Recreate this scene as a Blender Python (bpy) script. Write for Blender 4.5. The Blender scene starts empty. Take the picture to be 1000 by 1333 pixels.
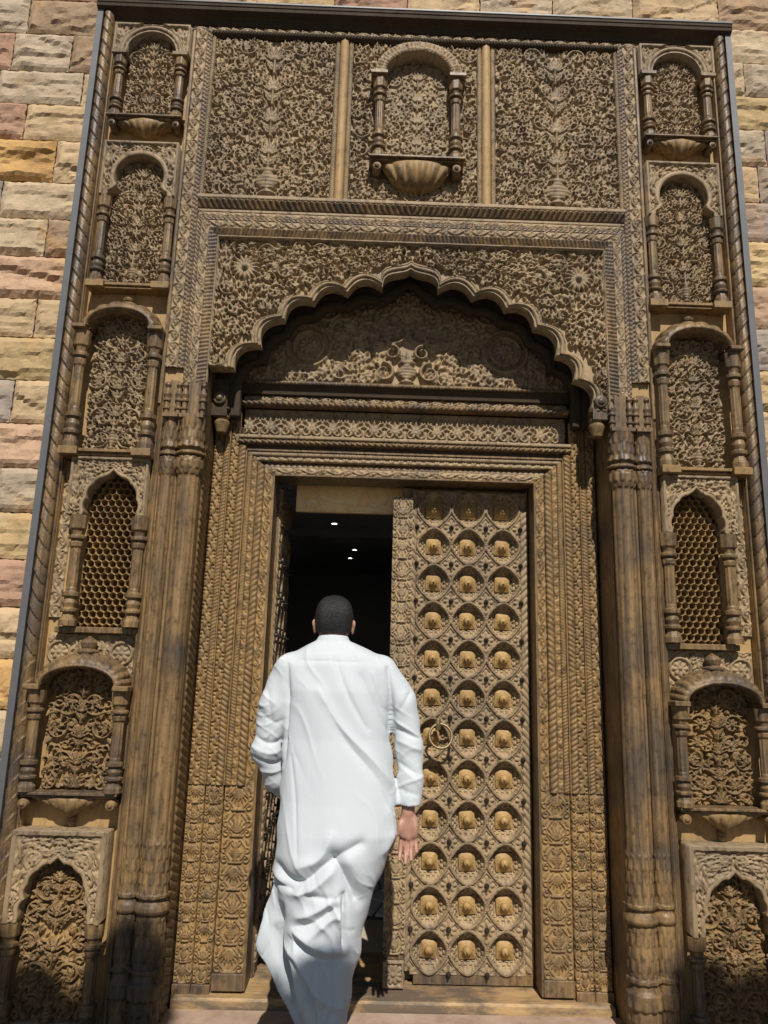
import bpy, math, random
import numpy as np
from mathutils import Vector, Matrix

# ---------------------------------------------------------------- camera, world, sun
scene = bpy.context.scene
ZC = 1.6                      # camera height above the paving; measured heights below are relative to it
col = scene.collection
F_PX, PITCH, ROLL, YAW = 950.0, math.radians(12.04), math.radians(1.55), math.radians(0.93)
fwd = Vector((math.sin(YAW)*math.cos(PITCH), math.cos(YAW)*math.cos(PITCH), math.sin(PITCH)))
rgt = Vector((math.cos(YAW), -math.sin(YAW), 0)); upv = rgt.cross(fwd)
ca, sa = math.cos(ROLL), math.sin(ROLL)
cr, cu = rgt*ca + upv*sa, upv*ca - rgt*sa
camd = bpy.data.cameras.new('camera'); cam = bpy.data.objects.new('camera', camd); col.objects.link(cam)
camd.sensor_fit = 'HORIZONTAL'; camd.sensor_width = 36.0; camd.lens = 36.0*F_PX/1000.0
camd.clip_start = 0.05; camd.clip_end = 500
cam.matrix_world = Matrix(((cr.x, cu.x, -fwd.x, -0.169), (cr.y, cu.y, -fwd.y, -3.6), (cr.z, cu.z, -fwd.z, ZC), (0, 0, 0, 1)))
scene.camera = cam
SUN_EL, SUN_AZ = math.radians(46.5), math.radians(6.0)     # azimuth: degrees to the right of straight behind the camera
sdir = Vector((math.sin(SUN_AZ)*math.cos(SUN_EL), -math.cos(SUN_AZ)*math.cos(SUN_EL), math.sin(SUN_EL)))
world = bpy.data.worlds.new('World'); scene.world = world; world.use_nodes = True
wn = world.node_tree.nodes; wl = world.node_tree.links
sky = wn.new('ShaderNodeTexSky'); sky.sky_type = 'NISHITA'; sky.sun_disc = False
sky.altitude = 900; sky.sun_elevation = SUN_EL; sky.sun_rotation = math.pi - SUN_AZ
wn['Background'].inputs['Strength'].default_value = 0.05
wl.new(sky.outputs[0], wn['Background'].inputs['Color'])
sund = bpy.data.lights.new('sun', 'SUN'); sund.energy = 5.0; sund.angle = math.radians(0.53); sund.color = (1.0, 0.95, 0.87)
sun = bpy.data.objects.new('sun', sund); col.objects.link(sun)
sun.rotation_euler = sdir.to_track_quat('Z', 'Y').to_euler(); sun.location = (2, -6, 9)
vs = scene.view_settings; vs.view_transform = 'Standard'; vs.look = 'None'; vs.exposure = 0.0; vs.gamma = 1.0; vs.use_curve_mapping = False

rng = np.random.default_rng(7)

# ---------------------------------------------------------------- materials
def nt(name):
    m = bpy.data.materials.new(name); m.use_nodes = True
    return m, m.node_tree.nodes, m.node_tree.links, m.node_tree.nodes['Principled BSDF']
def noise(n, l, scale, detail=4, rough=.6, vec=None, dist=0):
    t = n.new('ShaderNodeTexNoise'); t.inputs['Scale'].default_value = scale; t.inputs['Detail'].default_value = detail
    t.inputs['Roughness'].default_value = rough; t.inputs['Distortion'].default_value = dist
    if vec: l.new(vec, t.inputs['Vector'])
    return t.outputs['Fac']
def ramp(n, l, fac, stops):
    r = n.new('ShaderNodeValToRGB'); e = r.color_ramp.elements
    while len(e) < len(stops): e.new(.5)
    for i, (p, c) in enumerate(stops):
        e[i].position = p; e[i].color = (*c, 1) if len(c) == 3 else c
    l.new(fac, r.inputs[0]); return r.outputs[0]
def mathn(n, l, op, a, b, clamp=False):
    m = n.new('ShaderNodeMath'); m.operation = op; m.use_clamp = clamp
    for i, v in enumerate((a, b)):
        if isinstance(v, (int, float)): m.inputs[i].default_value = v
        else: l.new(v, m.inputs[i])
    return m.outputs[0]
def mix(n, l, fac, a, b, mode='MIX'):
    m = n.new('ShaderNodeMix'); m.data_type = 'RGBA'; m.blend_type = mode
    for i, v in ((0, fac), (6, a), (7, b)):
        if isinstance(v, (int, float)): m.inputs[i].default_value = v
        elif isinstance(v, tuple): m.inputs[i].default_value = (*v, 1)
        else: l.new(v, m.inputs[i])
    return m.outputs[2]
def pos(n, l, scale=(1, 1, 1), rot=(0, 0, 0)):
    g = n.new('ShaderNodeNewGeometry'); mp = n.new('ShaderNodeMapping')
    mp.inputs['Scale'].default_value = scale; mp.inputs['Rotation'].default_value = rot
    l.new(g.outputs['Position'], mp.inputs[0]); return mp.outputs[0]
def bump(n, l, b, h, strength, dist):
    k = n.new('ShaderNodeBump'); k.inputs['Strength'].default_value = strength; k.inputs['Distance'].default_value = dist
    l.new(h, k.inputs['Height']); l.new(k.outputs[0], b.inputs['Normal']); return k

def carved_mat(name, low, high, grey, rough=.55, hw=.75, grain=(60, 60, 5), greyamt=.55, gmul=.8, bias=0.0, spec=.3, wear=.75):
    """painted carved wood: ochre paint in the ground, dark wax rubbed over the high parts, grey weathering in patches"""
    m, n, l, b = nt(name)
    a = n.new('ShaderNodeAttribute'); a.attribute_name = 'h'
    p = pos(n, l)
    f1 = noise(n, l, 9, 5, .65, p); f2 = noise(n, l, 1, 6, .7, pos(n, l, grain)); f3 = noise(n, l, 2.3, 4, .6, p)
    t = mathn(n, l, 'ADD', mathn(n, l, 'MULTIPLY', a.outputs['Fac'], hw), bias)
    t = mathn(n, l, 'ADD', t, mathn(n, l, 'MULTIPLY', mathn(n, l, 'SUBTRACT', f1, .5), 1.1))
    t = mathn(n, l, 'ADD', t, mathn(n, l, 'MULTIPLY', mathn(n, l, 'SUBTRACT', f2, .5), gmul), True)
    c = mix(n, l, t, low, high)
    g = ramp(n, l, f3, [(.46, (0, 0, 0)), (.62, (greyamt,)*3)])
    g2 = mathn(n, l, 'MULTIPLY', g, mathn(n, l, 'ADD', f2, .15), True)
    c = mix(n, l, g2, c, grey)
    f4 = noise(n, l, 34, 6, .72, pos(n, l, (1, 1, .55)))
    c = mix(n, l, ramp(n, l, f4, [(.50, (0, 0, 0)), (.66, (wear,)*3)]), c, (.042, .029, .019))
    l.new(c, b.inputs['Base Color'])
    rr = mathn(n, l, 'ADD', mathn(n, l, 'MULTIPLY', f1, .3), rough-.15)
    l.new(rr, b.inputs['Roughness']); b.inputs['Specular IOR Level'].default_value = spec
    fb = noise(n, l, 160, 3, .7, p)
    hh = mathn(n, l, 'ADD', mathn(n, l, 'MULTIPLY', f2, .7), mathn(n, l, 'MULTIPLY', fb, .5))
    bump(n, l, b, hh, .45, .004)
    return m
M = {}
M['carved'] = carved_mat('carved_wood', (.36, .255, .138), (.225, .163, .102), (.105, .088, .072), hw=.6, bias=.08)
M['golden'] = carved_mat('golden_carved_wood', (.33, .205, .08), (.165, .102, .045), (.10, .078, .056), greyamt=.5, bias=.15)
M['turned'] = carved_mat('turned_wood', (.29, .182, .08), (.075, .050, .031), (.058, .050, .046), rough=.42, grain=(46, 46, 1.4), hw=.25, greyamt=1.0, gmul=2.8, bias=.36)
M['dark'] = carved_mat('dark_shaded_wood', (.075, .052, .032), (.036, .027, .019), (.035, .030, .027), rough=.7, greyamt=.3, spec=.12)  # near-black wood puts shade into the cornice, left corbel and recessed boards
M['ochre'] = carved_mat('ochre_painted_board', (.42, .27, .115), (.30, .185, .08), (.17, .115, .068), rough=.6, greyamt=.5, wear=.35)
M['boss'] = carved_mat('ochre_boss_wood', (.38, .24, .092), (.26, .16, .062), (.17, .108, .05), rough=.5, greyamt=.4, hw=.2, wear=.3)
def simple(name, colr, rough=.6, metal=0, nscale=20, namt=.25, bstr=0, bdist=.003):
    m, n, l, b = nt(name); p = pos(n, l); f = noise(n, l, nscale, 6, .65, p)
    c = mix(n, l, f, tuple(x*(1-namt) for x in colr), tuple(min(1, x*(1+namt)) for x in colr))
    l.new(c, b.inputs['Base Color']); b.inputs['Roughness'].default_value = rough; b.inputs['Metallic'].default_value = metal
    if bstr: bump(n, l, b, f, bstr, bdist)
    return m
M['steel'] = simple('grey_painted_steel', (.115, .115, .118), .5, .2, 14, .3, .15)
M['iron'] = simple('dark_iron', (.05, .042, .035), .45, .6, 60, .4, .3)
M['bronze'] = simple('aged_bronze', (.20, .145, .07), .4, .5, 60, .35, .3)
def stone_mat():
    m, n, l, b = nt('quarry_faced_sandstone')
    a = n.new('ShaderNodeAttribute'); a.attribute_name = 'tint'
    p = pos(n, l); f = noise(n, l, 5, 8, .68, p); g = noise(n, l, 55, 5, .7, p); k = noise(n, l, 2.2, 5, .6, p, 1.2)
    c = mix(n, l, ramp(n, l, f, [(.3, (.55, .55, .58)), (.5, (1, 1, 1)), (.72, (1.25, 1.18, 1.05))]), a.outputs['Color'], a.outputs['Color'])
    mm = mix(n, l, 1.0, a.outputs['Color'], ramp(n, l, f, [(.28, (.62, .6, .6)), (.5, (.95, .95, .95)), (.72, (1, 1, 1))]), 'MULTIPLY')
    c = mix(n, l, ramp(n, l, k, [(.56, (0, 0, 0)), (.68, (.55,)*3)]), mm, (.46, .27, .12))
    c = mix(n, l, ramp(n, l, g, [(.55, (0, 0, 0)), (.75, (.35,)*3)]), c, (.22, .19, .17))
    l.new(c, b.inputs['Base Color']); b.inputs['Roughness'].default_value = .88; b.inputs['Specular IOR Level'].default_value = .2
    bump(n, l, b, mathn(n, l, 'ADD', g, mathn(n, l, 'MULTIPLY', f, 1.5)), .6, .008)
    return m
M['stone'] = stone_mat()
M['mortar'] = simple('lime_mortar', (.34, .29, .22), .95, 0, 40, .25, .5)
def paving_mat():
    m, n, l, b = nt('worn_pink_stone'); p = pos(n, l); f = noise(n, l, 7, 7, .65, p); g = noise(n, l, 90, 3, .6, p)
    c = ramp(n, l, f, [(.3, (.26, .17, .12)), (.5, (.37, .26, .185)), (.7, (.44, .34, .25))])
    c = mix(n, l, ramp(n, l, g, [(.55, (0, 0, 0)), (.7, (.4,)*3)]), c, (.28, .2, .14))
    l.new(c, b.inputs['Base Color']); b.inputs['Roughness'].default_value = .85; bump(n, l, b, mathn(n, l, 'ADD', f, g), .4, .006); return m
M['paving'] = paving_mat()
M['court'] = simple('court_paving', (.12, .11, .098), .9, 0, 3, .3, .4)
def sill_mat():
    m, n, l, b = nt('worn_sill_wood'); f = noise(n, l, 1, 6, .7, pos(n, l, (3, 40, 40))); k = noise(n, l, 2.6, 7, .7, pos(n, l, (1, 2, 3)))
    c = ramp(n, l, f, [(.3, (.28, .17, .075)), (.6, (.46, .30, .14)), (.75, (.5, .36, .2))])
    c = mix(n, l, ramp(n, l, k, [(.44, (0, 0, 0)), (.58, (.85,)*3)]), c, (.085, .07, .055))
    l.new(c, b.inputs['Base Color']); b.inputs['Roughness'].default_value = .65; bump(n, l, b, f, .4, .004); return m
M['sill'] = sill_mat()
M['room_wall'] = simple('dark_plaster', (.42, .42, .425), .85, 0, 6, .2)
M['room_ceiling'] = simple('dim_ceiling_board', (.40, .385, .37), .8, 0, 4, .2)
M['white_stone'] = simple('white_paving_stone', (.84, .84, .82), .6, 0, 12, .15, .2)
M['pale_floor'] = simple('pale_stone_floor', (.50, .42, .31), .6, 0, 9, .2, .2)
M['grout'] = simple('dark_grout', (.10, .10, .10), .9, 0, 30, .2)
def veneer_mat():
    m, n, l, b = nt('veined_veneer'); p = pos(n, l)
    f = noise(n, l, 1, 7, .65, pos(n, l, (16, 1.6, 16)), 1.0); v = n.new('ShaderNodeTexVoronoi'); v.feature = 'DISTANCE_TO_EDGE'; v.inputs['Scale'].default_value = 5
    q = n.new('ShaderNodeVectorMath'); q.operation = 'ADD'; tn = n.new('ShaderNodeTexNoise'); tn.inputs['Scale'].default_value = 3; l.new(p, tn.inputs[0])
    l.new(p, q.inputs[0]); l.new(tn.outputs['Color'], q.inputs[1]); l.new(q.outputs[0], v.inputs['Vector'])
    c = ramp(n, l, f, [(.3, (.70, .42, .16)), (.5, (.88, .59, .25)), (.7, (.92, .70, .36))])
    c = mix(n, l, ramp(n, l, v.outputs['Distance'], [(0, (.7,)*3), (.018, (0, 0, 0))]), c, (.85, .78, .62))
    l.new(c, b.inputs['Base Color']); b.inputs['Roughness'].default_value = .35; return m
M['veneer'] = veneer_mat()
def emit_mat():
    m, n, l, b = nt('lit_lamp_glass'); b.inputs['Emission Color'].default_value = (1, .96, .88, 1); b.inputs['Emission Strength'].default_value = 25; return m
M['lamp'] = emit_mat()
def cloth_mat():
    m, n, l, b = nt('white_cotton'); p = pos(n, l); f = noise(n, l, 350, 2, .5, p); g = noise(n, l, 7, 4, .5, p)
    c = mix(n, l, g, (.51, .55, .58), (.55, .59, .615)); l.new(c, b.inputs['Base Color'])
    b.inputs['Roughness'].default_value = .75; b.inputs['Specular IOR Level'].default_value = .25
    b.inputs['Sheen Weight'].default_value = .15
    wr = noise(n, l, 1, 3, .55, pos(n, l, (26, 14, 8), (0, .45, 0)), .8); w2 = noise(n, l, 1, 2, .5, pos(n, l, (90, 40, 38), (0, -.5, 0)), 1.0)
    hh = mathn(n, l, 'ADD', mathn(n, l, 'ADD', mathn(n, l, 'MULTIPLY', wr, 1.0), mathn(n, l, 'MULTIPLY', w2, .12)), mathn(n, l, 'MULTIPLY', f, .01)); bump(n, l, b, hh, .16, .012); return m
M['cloth'] = cloth_mat()
def skin_mat():
    m, n, l, b = nt('skin'); p = pos(n, l); f = noise(n, l, 45, 5, .6, p); g = noise(n, l, 240, 3, .6, p)
    c = mix(n, l, f, (.36, .18, .125), (.45, .25, .185)); l.new(c, b.inputs['Base Color']); b.inputs['Roughness'].default_value = .5
    b.inputs['Subsurface Weight'].default_value = .12; b.inputs['Subsurface Radius'].default_value = (.01, .004, .002); b.inputs['Subsurface Scale'].default_value = .5
    bump(n, l, b, g, .25, .001); return m
M['skin'] = skin_mat()
def hair_mat():
    m, n, l, b = nt('short_black_hair'); f = noise(n, l, 1, 3, .6, pos(n, l, (600, 600, 150)))
    c = ramp(n, l, f, [(.4, (.009, .009, .010)), (.66, (.018, .017, .018)), (.82, (.07, .068, .066))]); l.new(c, b.inputs['Base Color'])
    b.inputs['Roughness'].default_value = .45; bump(n, l, b, f, .9, .004); return m
M['hair'] = hair_mat()
M['shoe'] = simple('brown_leather', (.10, .06, .035), .45, 0, 30, .3)
M['leaf'] = simple('green_leaves', (.06, .10, .03), .6, 0, 8, .4)
M['bark'] = simple('grey_bark', (.16, .12, .09), .9, 0, 18, .3, .6, .01)

# ---------------------------------------------------------------- mesh helpers
def mk(name, V, F, mat, parent, h=None, smooth=True, zc=True, tint=None):
    V = np.asarray(V, np.float32).reshape(-1, 3).copy()
    if zc: V[:, 2] += ZC
    F = np.asarray(F, np.int32); k = F.shape[1]
    me = bpy.data.meshes.new(name)
    me.vertices.add(len(V)); me.vertices.foreach_set('co', V.ravel())
    me.loops.add(F.size); me.loops.foreach_set('vertex_index', F.ravel())
    me.polygons.add(len(F)); me.polygons.foreach_set('loop_start', np.arange(0, F.size, k, dtype=np.int32))
    me.polygons.foreach_set('loop_total', np.full(len(F), k, np.int32))
    me.polygons.foreach_set('use_smooth', np.full(len(F), smooth, bool))
    if h is not None:
        at = me.attributes.new('h', 'FLOAT', 'POINT'); at.data.foreach_set('value', np.asarray(h, np.float32).ravel())
    if tint is not None:
        at = me.attributes.new('tint', 'FLOAT_COLOR', 'POINT'); at.data.foreach_set('color', np.tile(np.array([*tint, 1], np.float32), len(V)))
    me.update(calc_edges=True); me.validate()
    me.materials.append(M[mat] if isinstance(mat, str) else mat)
    return link(name, me, parent)
def link(name, me, parent):
    o = bpy.data.objects.new(name, me); col.objects.link(o)
    if parent is not None: o.parent = parent
    return o
def copy_to(o, parent, loc):
    c = o.copy(); col.objects.link(c); c.parent = parent; c.location = loc; return c
def gfaces(nu, nv, wrap=False):
    i = np.arange(nu if wrap else nu-1)[:, None]; j = np.arange(nv-1)[None, :]
    i2 = (i+1) % nu
    return np.stack(np.broadcast_arrays(i*nv+j, i*nv+j+1, i2*nv+j+1, i2*nv+j), -1).reshape(-1, 4)
def grid(name, P, mat, parent, h=None, smooth=True, wrap=False):
    nu, nv = P.shape[:2]
    return mk(name, P, gfaces(nu, nv, wrap), mat, parent, None if h is None else h, smooth)
class Geo:
    """collects simple solids into one mesh (flat shaded)"""
    def __init__(s): s.V = []; s.F = []; s.n = 0
    def box(s, x0, x1, y0, y1, z0, z1, bev=0):
        if bev:
            pts = []
            for z, e in ((z0, bev), (z0+bev, 0), (z1-bev, 0), (z1, bev)):
                pts += [(x0+e, y0+e, z), (x1-e, y0+e, z), (x1-e, y1-e, z), (x0+e, y1-e, z)]
            f = [(3, 2, 1, 0), (12, 13, 14, 15)]
            for k in range(3):
                for j in range(4): f.append((k*4+j, k*4+(j+1) % 4, k*4+4+(j+1) % 4, k*4+4+j))
        else:
            pts = [(x, y, z) for z in (z0, z1) for x, y in ((x0, y0), (x1, y0), (x1, y1), (x0, y1))]
            f = [(3, 2, 1, 0), (4, 5, 6, 7), (0, 1, 5, 4), (1, 2, 6, 5), (2, 3, 7, 6), (3, 0, 4, 7)]
        s.V += pts; s.F += [tuple(a+s.n for a in q) for q in f]; s.n += len(pts); return s
    def obj(s, name, mat, parent, zc=True): return mk(name, s.V, s.F, mat, parent, np.full(len(s.V), .35), False, zc)
def empty(name, label=None, cat=None, kind=None, loc=(0, 0, 0)):
    o = bpy.data.objects.new(name, None); col.objects.link(o); o.location = loc
    tag(o, label, cat, kind=kind); return o
def tag(o, label=None, cat=None, group=None, kind=None):
    for k, v in (('label', label), ('category', cat), ('group', group), ('kind', kind)):
        if v: o[k] = v
    return o

# ---------------------------------------------------------------- ornament painter: height maps that become real relief
class Orn:
    def __init__(s, w, h, res=.004):
        s.w, s.h = w, h; s.nx = max(2, int(round(w/res))+1); s.nz = max(2, int(round(h/res))+1)
        s.dx, s.dz = w/(s.nx-1), h/(s.nz-1); s.H = np.zeros((s.nz, s.nx))
    def win(s, x, y, r):
        i0, i1 = max(0, int((x-r)/s.dx)), min(s.nx, int((x+r)/s.dx)+2); j0, j1 = max(0, int((y-r)/s.dz)), min(s.nz, int((y+r)/s.dz)+2)
        if i0 >= i1 or j0 >= j1: return None
        return (slice(j0, j1), slice(i0, i1)), (np.arange(i0, i1)*s.dx-x)[None, :], (np.arange(j0, j1)*s.dz-y)[:, None]
    def put(s, sl, v): s.H[sl] = np.maximum(s.H[sl], v)
    def blob(s, x, y, r, hg, p=.5):
        w = s.win(x, y, r)
        if w: s.put(w[0], hg*np.clip(1-(w[1]**2+w[2]**2)/r**2, 0, 1)**p)
    def path(s, P, r0, r1, hg):
        P = np.asarray(P, float); d = np.r_[0, np.cumsum(np.hypot(*np.diff(P, axis=0).T))]
        t = np.linspace(0, d[-1], max(2, int(d[-1]/(.6*min(r0, r1)))+1))
        for x, y, k in zip(np.interp(t, d, P[:, 0]), np.interp(t, d, P[:, 1]), t/max(d[-1], 1e-6)): s.blob(x, y, r0+(r1-r0)*k, hg)
    def leaf(s, x, y, a, L, W, hg, curl=0.0):
        w = s.win(x, y, L*1.05)
        if not w: return
        sl, X, Y = w; c, q = math.cos(a), math.sin(a)
        t = (X*c+Y*q)/L; v = (-X*q+Y*c)+curl*L*t*t
        tt = np.clip(t, 1e-4, 1-1e-4)
        ww = W*np.sin(np.pi*tt**.7)*(1+.22*np.cos(tt*2*np.pi*3.5))+1e-5
        e = np.abs(v)/ww
        hh = hg*((np.clip(1-e*e, 0, 1))**.4)*(.72+.28*tt)-hg*.3*np.exp(-(e/.16)**2)
        s.put(sl, np.where((t > 0) & (t < 1) & (e < 1), hh, 0))
    def flower(s, x, y, R, n, hg, rot=0.0):
        w = s.win(x, y, R)
        if not w: return
        sl, X, Y = w; r = np.hypot(X, Y)/R; th = np.arctan2(Y, X)+rot
        pet = np.abs(np.cos(th*n/2)); edge = .62+.38*pet**.7
        e = r/edge
        hh = hg*np.clip(1-e**4, 0, 1)**.5*(.55+.35*pet)*(.55+.45*np.clip(e, 0, 1))
        hh = np.maximum(hh, hg*1.05*np.clip(1-(r/.27)**2, 0, 1)**.5)
        s.put(sl, hh)
    def spiral(s, x, y, R, a0, turns, dr, r0, hg):
        t = np.linspace(0, 1, 40); a = a0+dr*turns*2*np.pi*t; rr = R*(1-.62*t)
        s.path(np.stack([x+rr*np.cos(a), y+rr*np.sin(a)], 1), r0, r0*.6, hg)
    def fan(s, x, y, a, L, n, spread, W, hg):
        for k in range(n):
            b = a+(k/(n-1)-.5)*spread; s.leaf(x, y, b, L*(1-.25*abs(k/(n-1)-.5)*2), W, hg)
    def vase(s, x, y, hgt, wid, hg):
        w = s.win(x, y+hgt/2, max(hgt, wid))
        if not w: return
        sl, X, Y = w; t = (Y+hgt/2)/hgt
        prof = np.interp(t, [0, .08, .16, .25, .5, .72, .8, .92, 1], [.62, .62, .25, .6, 1, .72, .38, .7, .75])*wid/2
        e = np.abs(X)/prof; s.put(sl, np.where((t > 0) & (t < 1) & (e < 1), hg*np.sqrt(np.clip(1-e*e*.85, 0, 1))*(1-.18*(np.abs(np.sin(t*22)) < .3)), 0))
    def get(s, x, y):
        fx = np.clip(np.asarray(x)/s.dx, 0, s.nx-1.001); fy = np.clip(np.asarray(y)/s.dz, 0, s.nz-1.001)
        i = fx.astype(int); j = fy.astype(int); a = fx-i; b = fy-j; H = s.H
        return (H[j, i]*(1-a)+H[j, i+1]*a)*(1-b)+(H[j+1, i]*(1-a)+H[j+1, i+1]*a)*b

def foliage(o, x0, x1, y0, y1, R=.046, seed=1, big=1.0, avoid=None):
    R = R*1.28
    """dense rinceaux: curling stems that end in flowers, gaps filled with lobed leaves"""
    g = np.random.default_rng(seed); pts = []
    for k in range(2600):
        r = R*g.uniform(.72, 1.2); x = g.uniform(x0+r*.55, x1-r*.55); y = g.uniform(y0+r*.6, y1-r*.6)
        if avoid and avoid(x, y, r): continue
        if all((x-a)**2+(y-b)**2 > (.92*(r+c))**2 for a, b, c in pts): pts.append((x, y, r))
    for x, y, r in pts:
        d = g.choice([-1, 1]); a0 = g.uniform(0, 6.28)
        o.spiral(x, y, r*.93, a0, g.uniform(.75, 1.0), d, r*.145, .75)
        k = g.integers(0, 3)
        if k == 0: o.flower(x, y, r*.66, int(g.integers(6, 10)), 1.0, g.uniform(0, 6))
        elif k == 1:
            for q in range(5): o.leaf(x, y, a0+q*1.257, r*.7, r*.2, .95, .25*d)
            o.blob(x, y, r*.17, 1)
        else:
            o.fan(x-r*.3*math.cos(a0), y-r*.3*math.sin(a0), a0, r*.95, 5, 2.5, r*.16, .95)
        for q in range(4):
            b = a0+g.uniform(0, 6.28); o.leaf(x+r*.9*math.cos(b), y+r*.9*math.sin(b), b+d*g.uniform(.5, 1.2), r*g.uniform(.55, .85), r*.19, g.uniform(.6, .9), .2*d)
    for k in range(int(2000*(x1-x0)*(y1-y0)/(.36*1.1)*(.046/R)**2)):
        x, y = g.uniform(x0, x1), g.uniform(y0, y1); i, j = int(x/o.dx), int(y/o.dz)
        if not (0 <= i < o.nx and 0 <= j < o.nz) or o.H[j, i] > .08 or (avoid and avoid(x, y, .01)): continue
        if g.random() < .5: o.leaf(x, y, g.uniform(0, 6.28), R*g.uniform(.5, .85), R*.2, g.uniform(.5, .85), g.uniform(-.4, .4))
        else: o.spiral(x, y, R*.3, g.uniform(0, 6), .8, g.choice([-1, 1]), R*.1, .6)
def mirror(o): o.H = np.maximum(o.H, o.H[:, ::-1])
def tree_of_life(w, h, R=.046, seed=1, res=.004, base='vase'):
    o = Orn(w, h, res); cx = w/2
    foliage(o, .004, cx-.012, .004, h-.004, R, seed); mirror(o)
    m = w*.075 if w > .4 else w*.06
    sl = slice(max(0, int((cx-m*.9)/o.dx)), int((cx+m*.9)/o.dx)+1); o.H[:, sl] *= np.where(np.abs(np.arange(o.nx)[sl]*o.dx-cx) < m*.5, 0, .5)[None, :]
    y = h*.02
    if base == 'vase': o.vase(cx, y, h*.15, w*.22, 1); y += h*.15
    else: o.fan(cx, y, math.pi/2, h*.13, 7, 2.6, w*.03, 1); y += h*.09
    n = 4 if h/w > 1.2 else 3; st = (h*.97-y)/n
    for k in range(n):
        o.path([(cx, y), (cx, y+st*.5)], w*.018, w*.012, .95)
        for d in (-1, 1):
            o.leaf(cx, y+st*.12, math.pi/2+d*.9, st*.42, w*.028, .9, d*.3); o.leaf(cx, y+st*.3, math.pi/2+d*1.4, st*.34, w*.026, .85, d*.4)
        o.fan(cx, y+st*.45, math.pi/2, st*.5, 7, 2.3, w*.022, 1.0); o.blob(cx, y+st*.48, w*.03, 1); y += st
    return o

def panel(name, parent, x0, z0, o, Y, depth, mat, skirt=.02):
    H = o.H; X = x0+np.arange(o.nx)*o.dx; Z = z0+np.arange(o.nz)*o.dz
    P = np.stack(np.broadcast_arrays(X[None, :], Y-H*depth, Z[:, None]), -1)
    P = np.pad(P, ((1, 1), (1, 1), (0, 0)), 'edge'); hh = np.pad(H, 1, 'edge')
    P[0, :, 1] = P[-1, :, 1] = Y+skirt; P[:, 0, 1] = P[:, -1, 1] = Y+skirt
    return grid(name, P, mat, parent, hh)

# repeating band patterns: arrays sampled with wrap along the band
class Tile:
    def __init__(s, P, W, paint, res=.0022):
        o = Orn(3*P, W, res); paint(o, P, W); n = int(round(P/o.dx)); s.A = o.H[:, n:2*n]; s.P = P
    def __call__(s, u, v):
        nv, nu = s.A.shape; fx = (u/s.P % 1)*nu; fy = np.clip(v, 0, .9999)*(nv-1)
        i = fx.astype(int) % nu; j = fy.astype(int); a = fx-np.floor(fx); b = fy-j; i2 = (i+1) % nu
        return (s.A[j, i]*(1-a)+s.A[j, i2]*a)*(1-b)+(s.A[j+1, i]*(1-a)+s.A[j+1, i2]*a)*b
def p_scroll(o, P, W):
    x = np.linspace(0, 3*P, 200); o.path(np.stack([x, W*(.5+.30*np.sin(2*np.pi*x/P))], 1), W*.10, W*.10, .9)
    for k in range(6):
        xc = P/4+k*P/2; s = 1 if k % 2 == 0 else -1; yc = W*(.5-.12*s)
        o.spiral(xc+P*.04, yc, W*.30, -s*1.2, .9, s, W*.08, .85); o.blob(xc+P*.04, yc, W*.12, 1)
        o.leaf(xc-P*.16, W*(.5+.2*s), -s*1.0, P*.24, W*.10, .8); o.leaf(xc+P*.1, W*(.5+.38*s), .3*s, P*.2, W*.08, .7)
def p_leafzig(o, P, W):
    for k in range(7):
        x = k*P/2; s = 1 if k % 2 else -1
        o.leaf(x, W*(.5-.45*s), s*.85, P*.85, W*.19, 1, .25*s); o.leaf(x+P*.1, W*(.5-.4*s), s*.35, P*.6, W*.13, .8); o.leaf(x, W*.5, s*1.4, P*.4, W*.12, .8)
        o.blob(x+P*.3, W*(.5+.36*s), W*.1, .9)
def p_acanth(o, P, W):
    for k in range(4):
        x = k*P+P*.5
        for q, (L, ww) in enumerate(((.98, .16), (.8, .13), (.62, .11))):
            for s in (-1, 1): o.leaf(x+s*q*P*.03, W*.04, math.pi/2+s*q*.55, W*L, P*ww, 1-.12*q, s*.2)
        o.leaf(x+P*.5, W*.04, math.pi/2, W*.55, P*.1, .7)
def p_palm(o, P, W):
    for k in range(4):
        x = k*P+P*.5
        o.fan(x, W*.30, math.pi/2, W*.58, 5, 2.2, P*.065, 1)
        for s in (-1, 1):
            o.spiral(x+s*P*.24, W*.24, P*.2, math.pi/2, 1.1, -s, P*.05, .85); o.spiral(x+s*P*.28, W*.72, P*.17, -math.pi/2, 1.0, s, P*.045, .85)
            o.leaf(x, W*.3, -math.pi/2+s*.7, W*.26, P*.06, .9); o.leaf(x+s*P*.46, W*.42, math.pi/2-s*.3, W*.3, P*.05, .8)
        o.blob(x, W*.3, P*.08, 1)
def p_bead(o, P, W):
    for k in range(4): o.blob(k*P+P*.5, W*.5, min(P, W)*.42, 1)
def p_dots(o, P, W):
    o.H[:] = .9
    for k in range(4):
        for y in (.3, .7):
            w = o.win(k*P+P*(.5 if y < .5 else 0.02), W*y, P*.3)
            if w: o.H[w[0]] = np.minimum(o.H[w[0]], np.where(w[1]**2+w[2]**2 < (P*.26)**2, .2, .9))
T = dict(scroll=Tile(.135, .06, p_scroll), leafzig=Tile(.075, .055, p_leafzig), acanth=Tile(.05, .06, p_acanth), palm=Tile(.115, .15, p_palm),
         bead=Tile(.018, .022, p_bead), dots=Tile(.026, .03, p_dots))
def rope(P, k=1.0, p=.7): return lambda u, v: np.abs(np.sin(np.pi*(u/P+k*v)))**p
def twist(u, v):
    s = (u/.085+.95*v) % 1.0
    return (1-s)**.55*(.75+.25*np.abs(np.sin(s*12.5)))*(.8+.2*np.abs(np.sin(v*26-u*20)))
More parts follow.
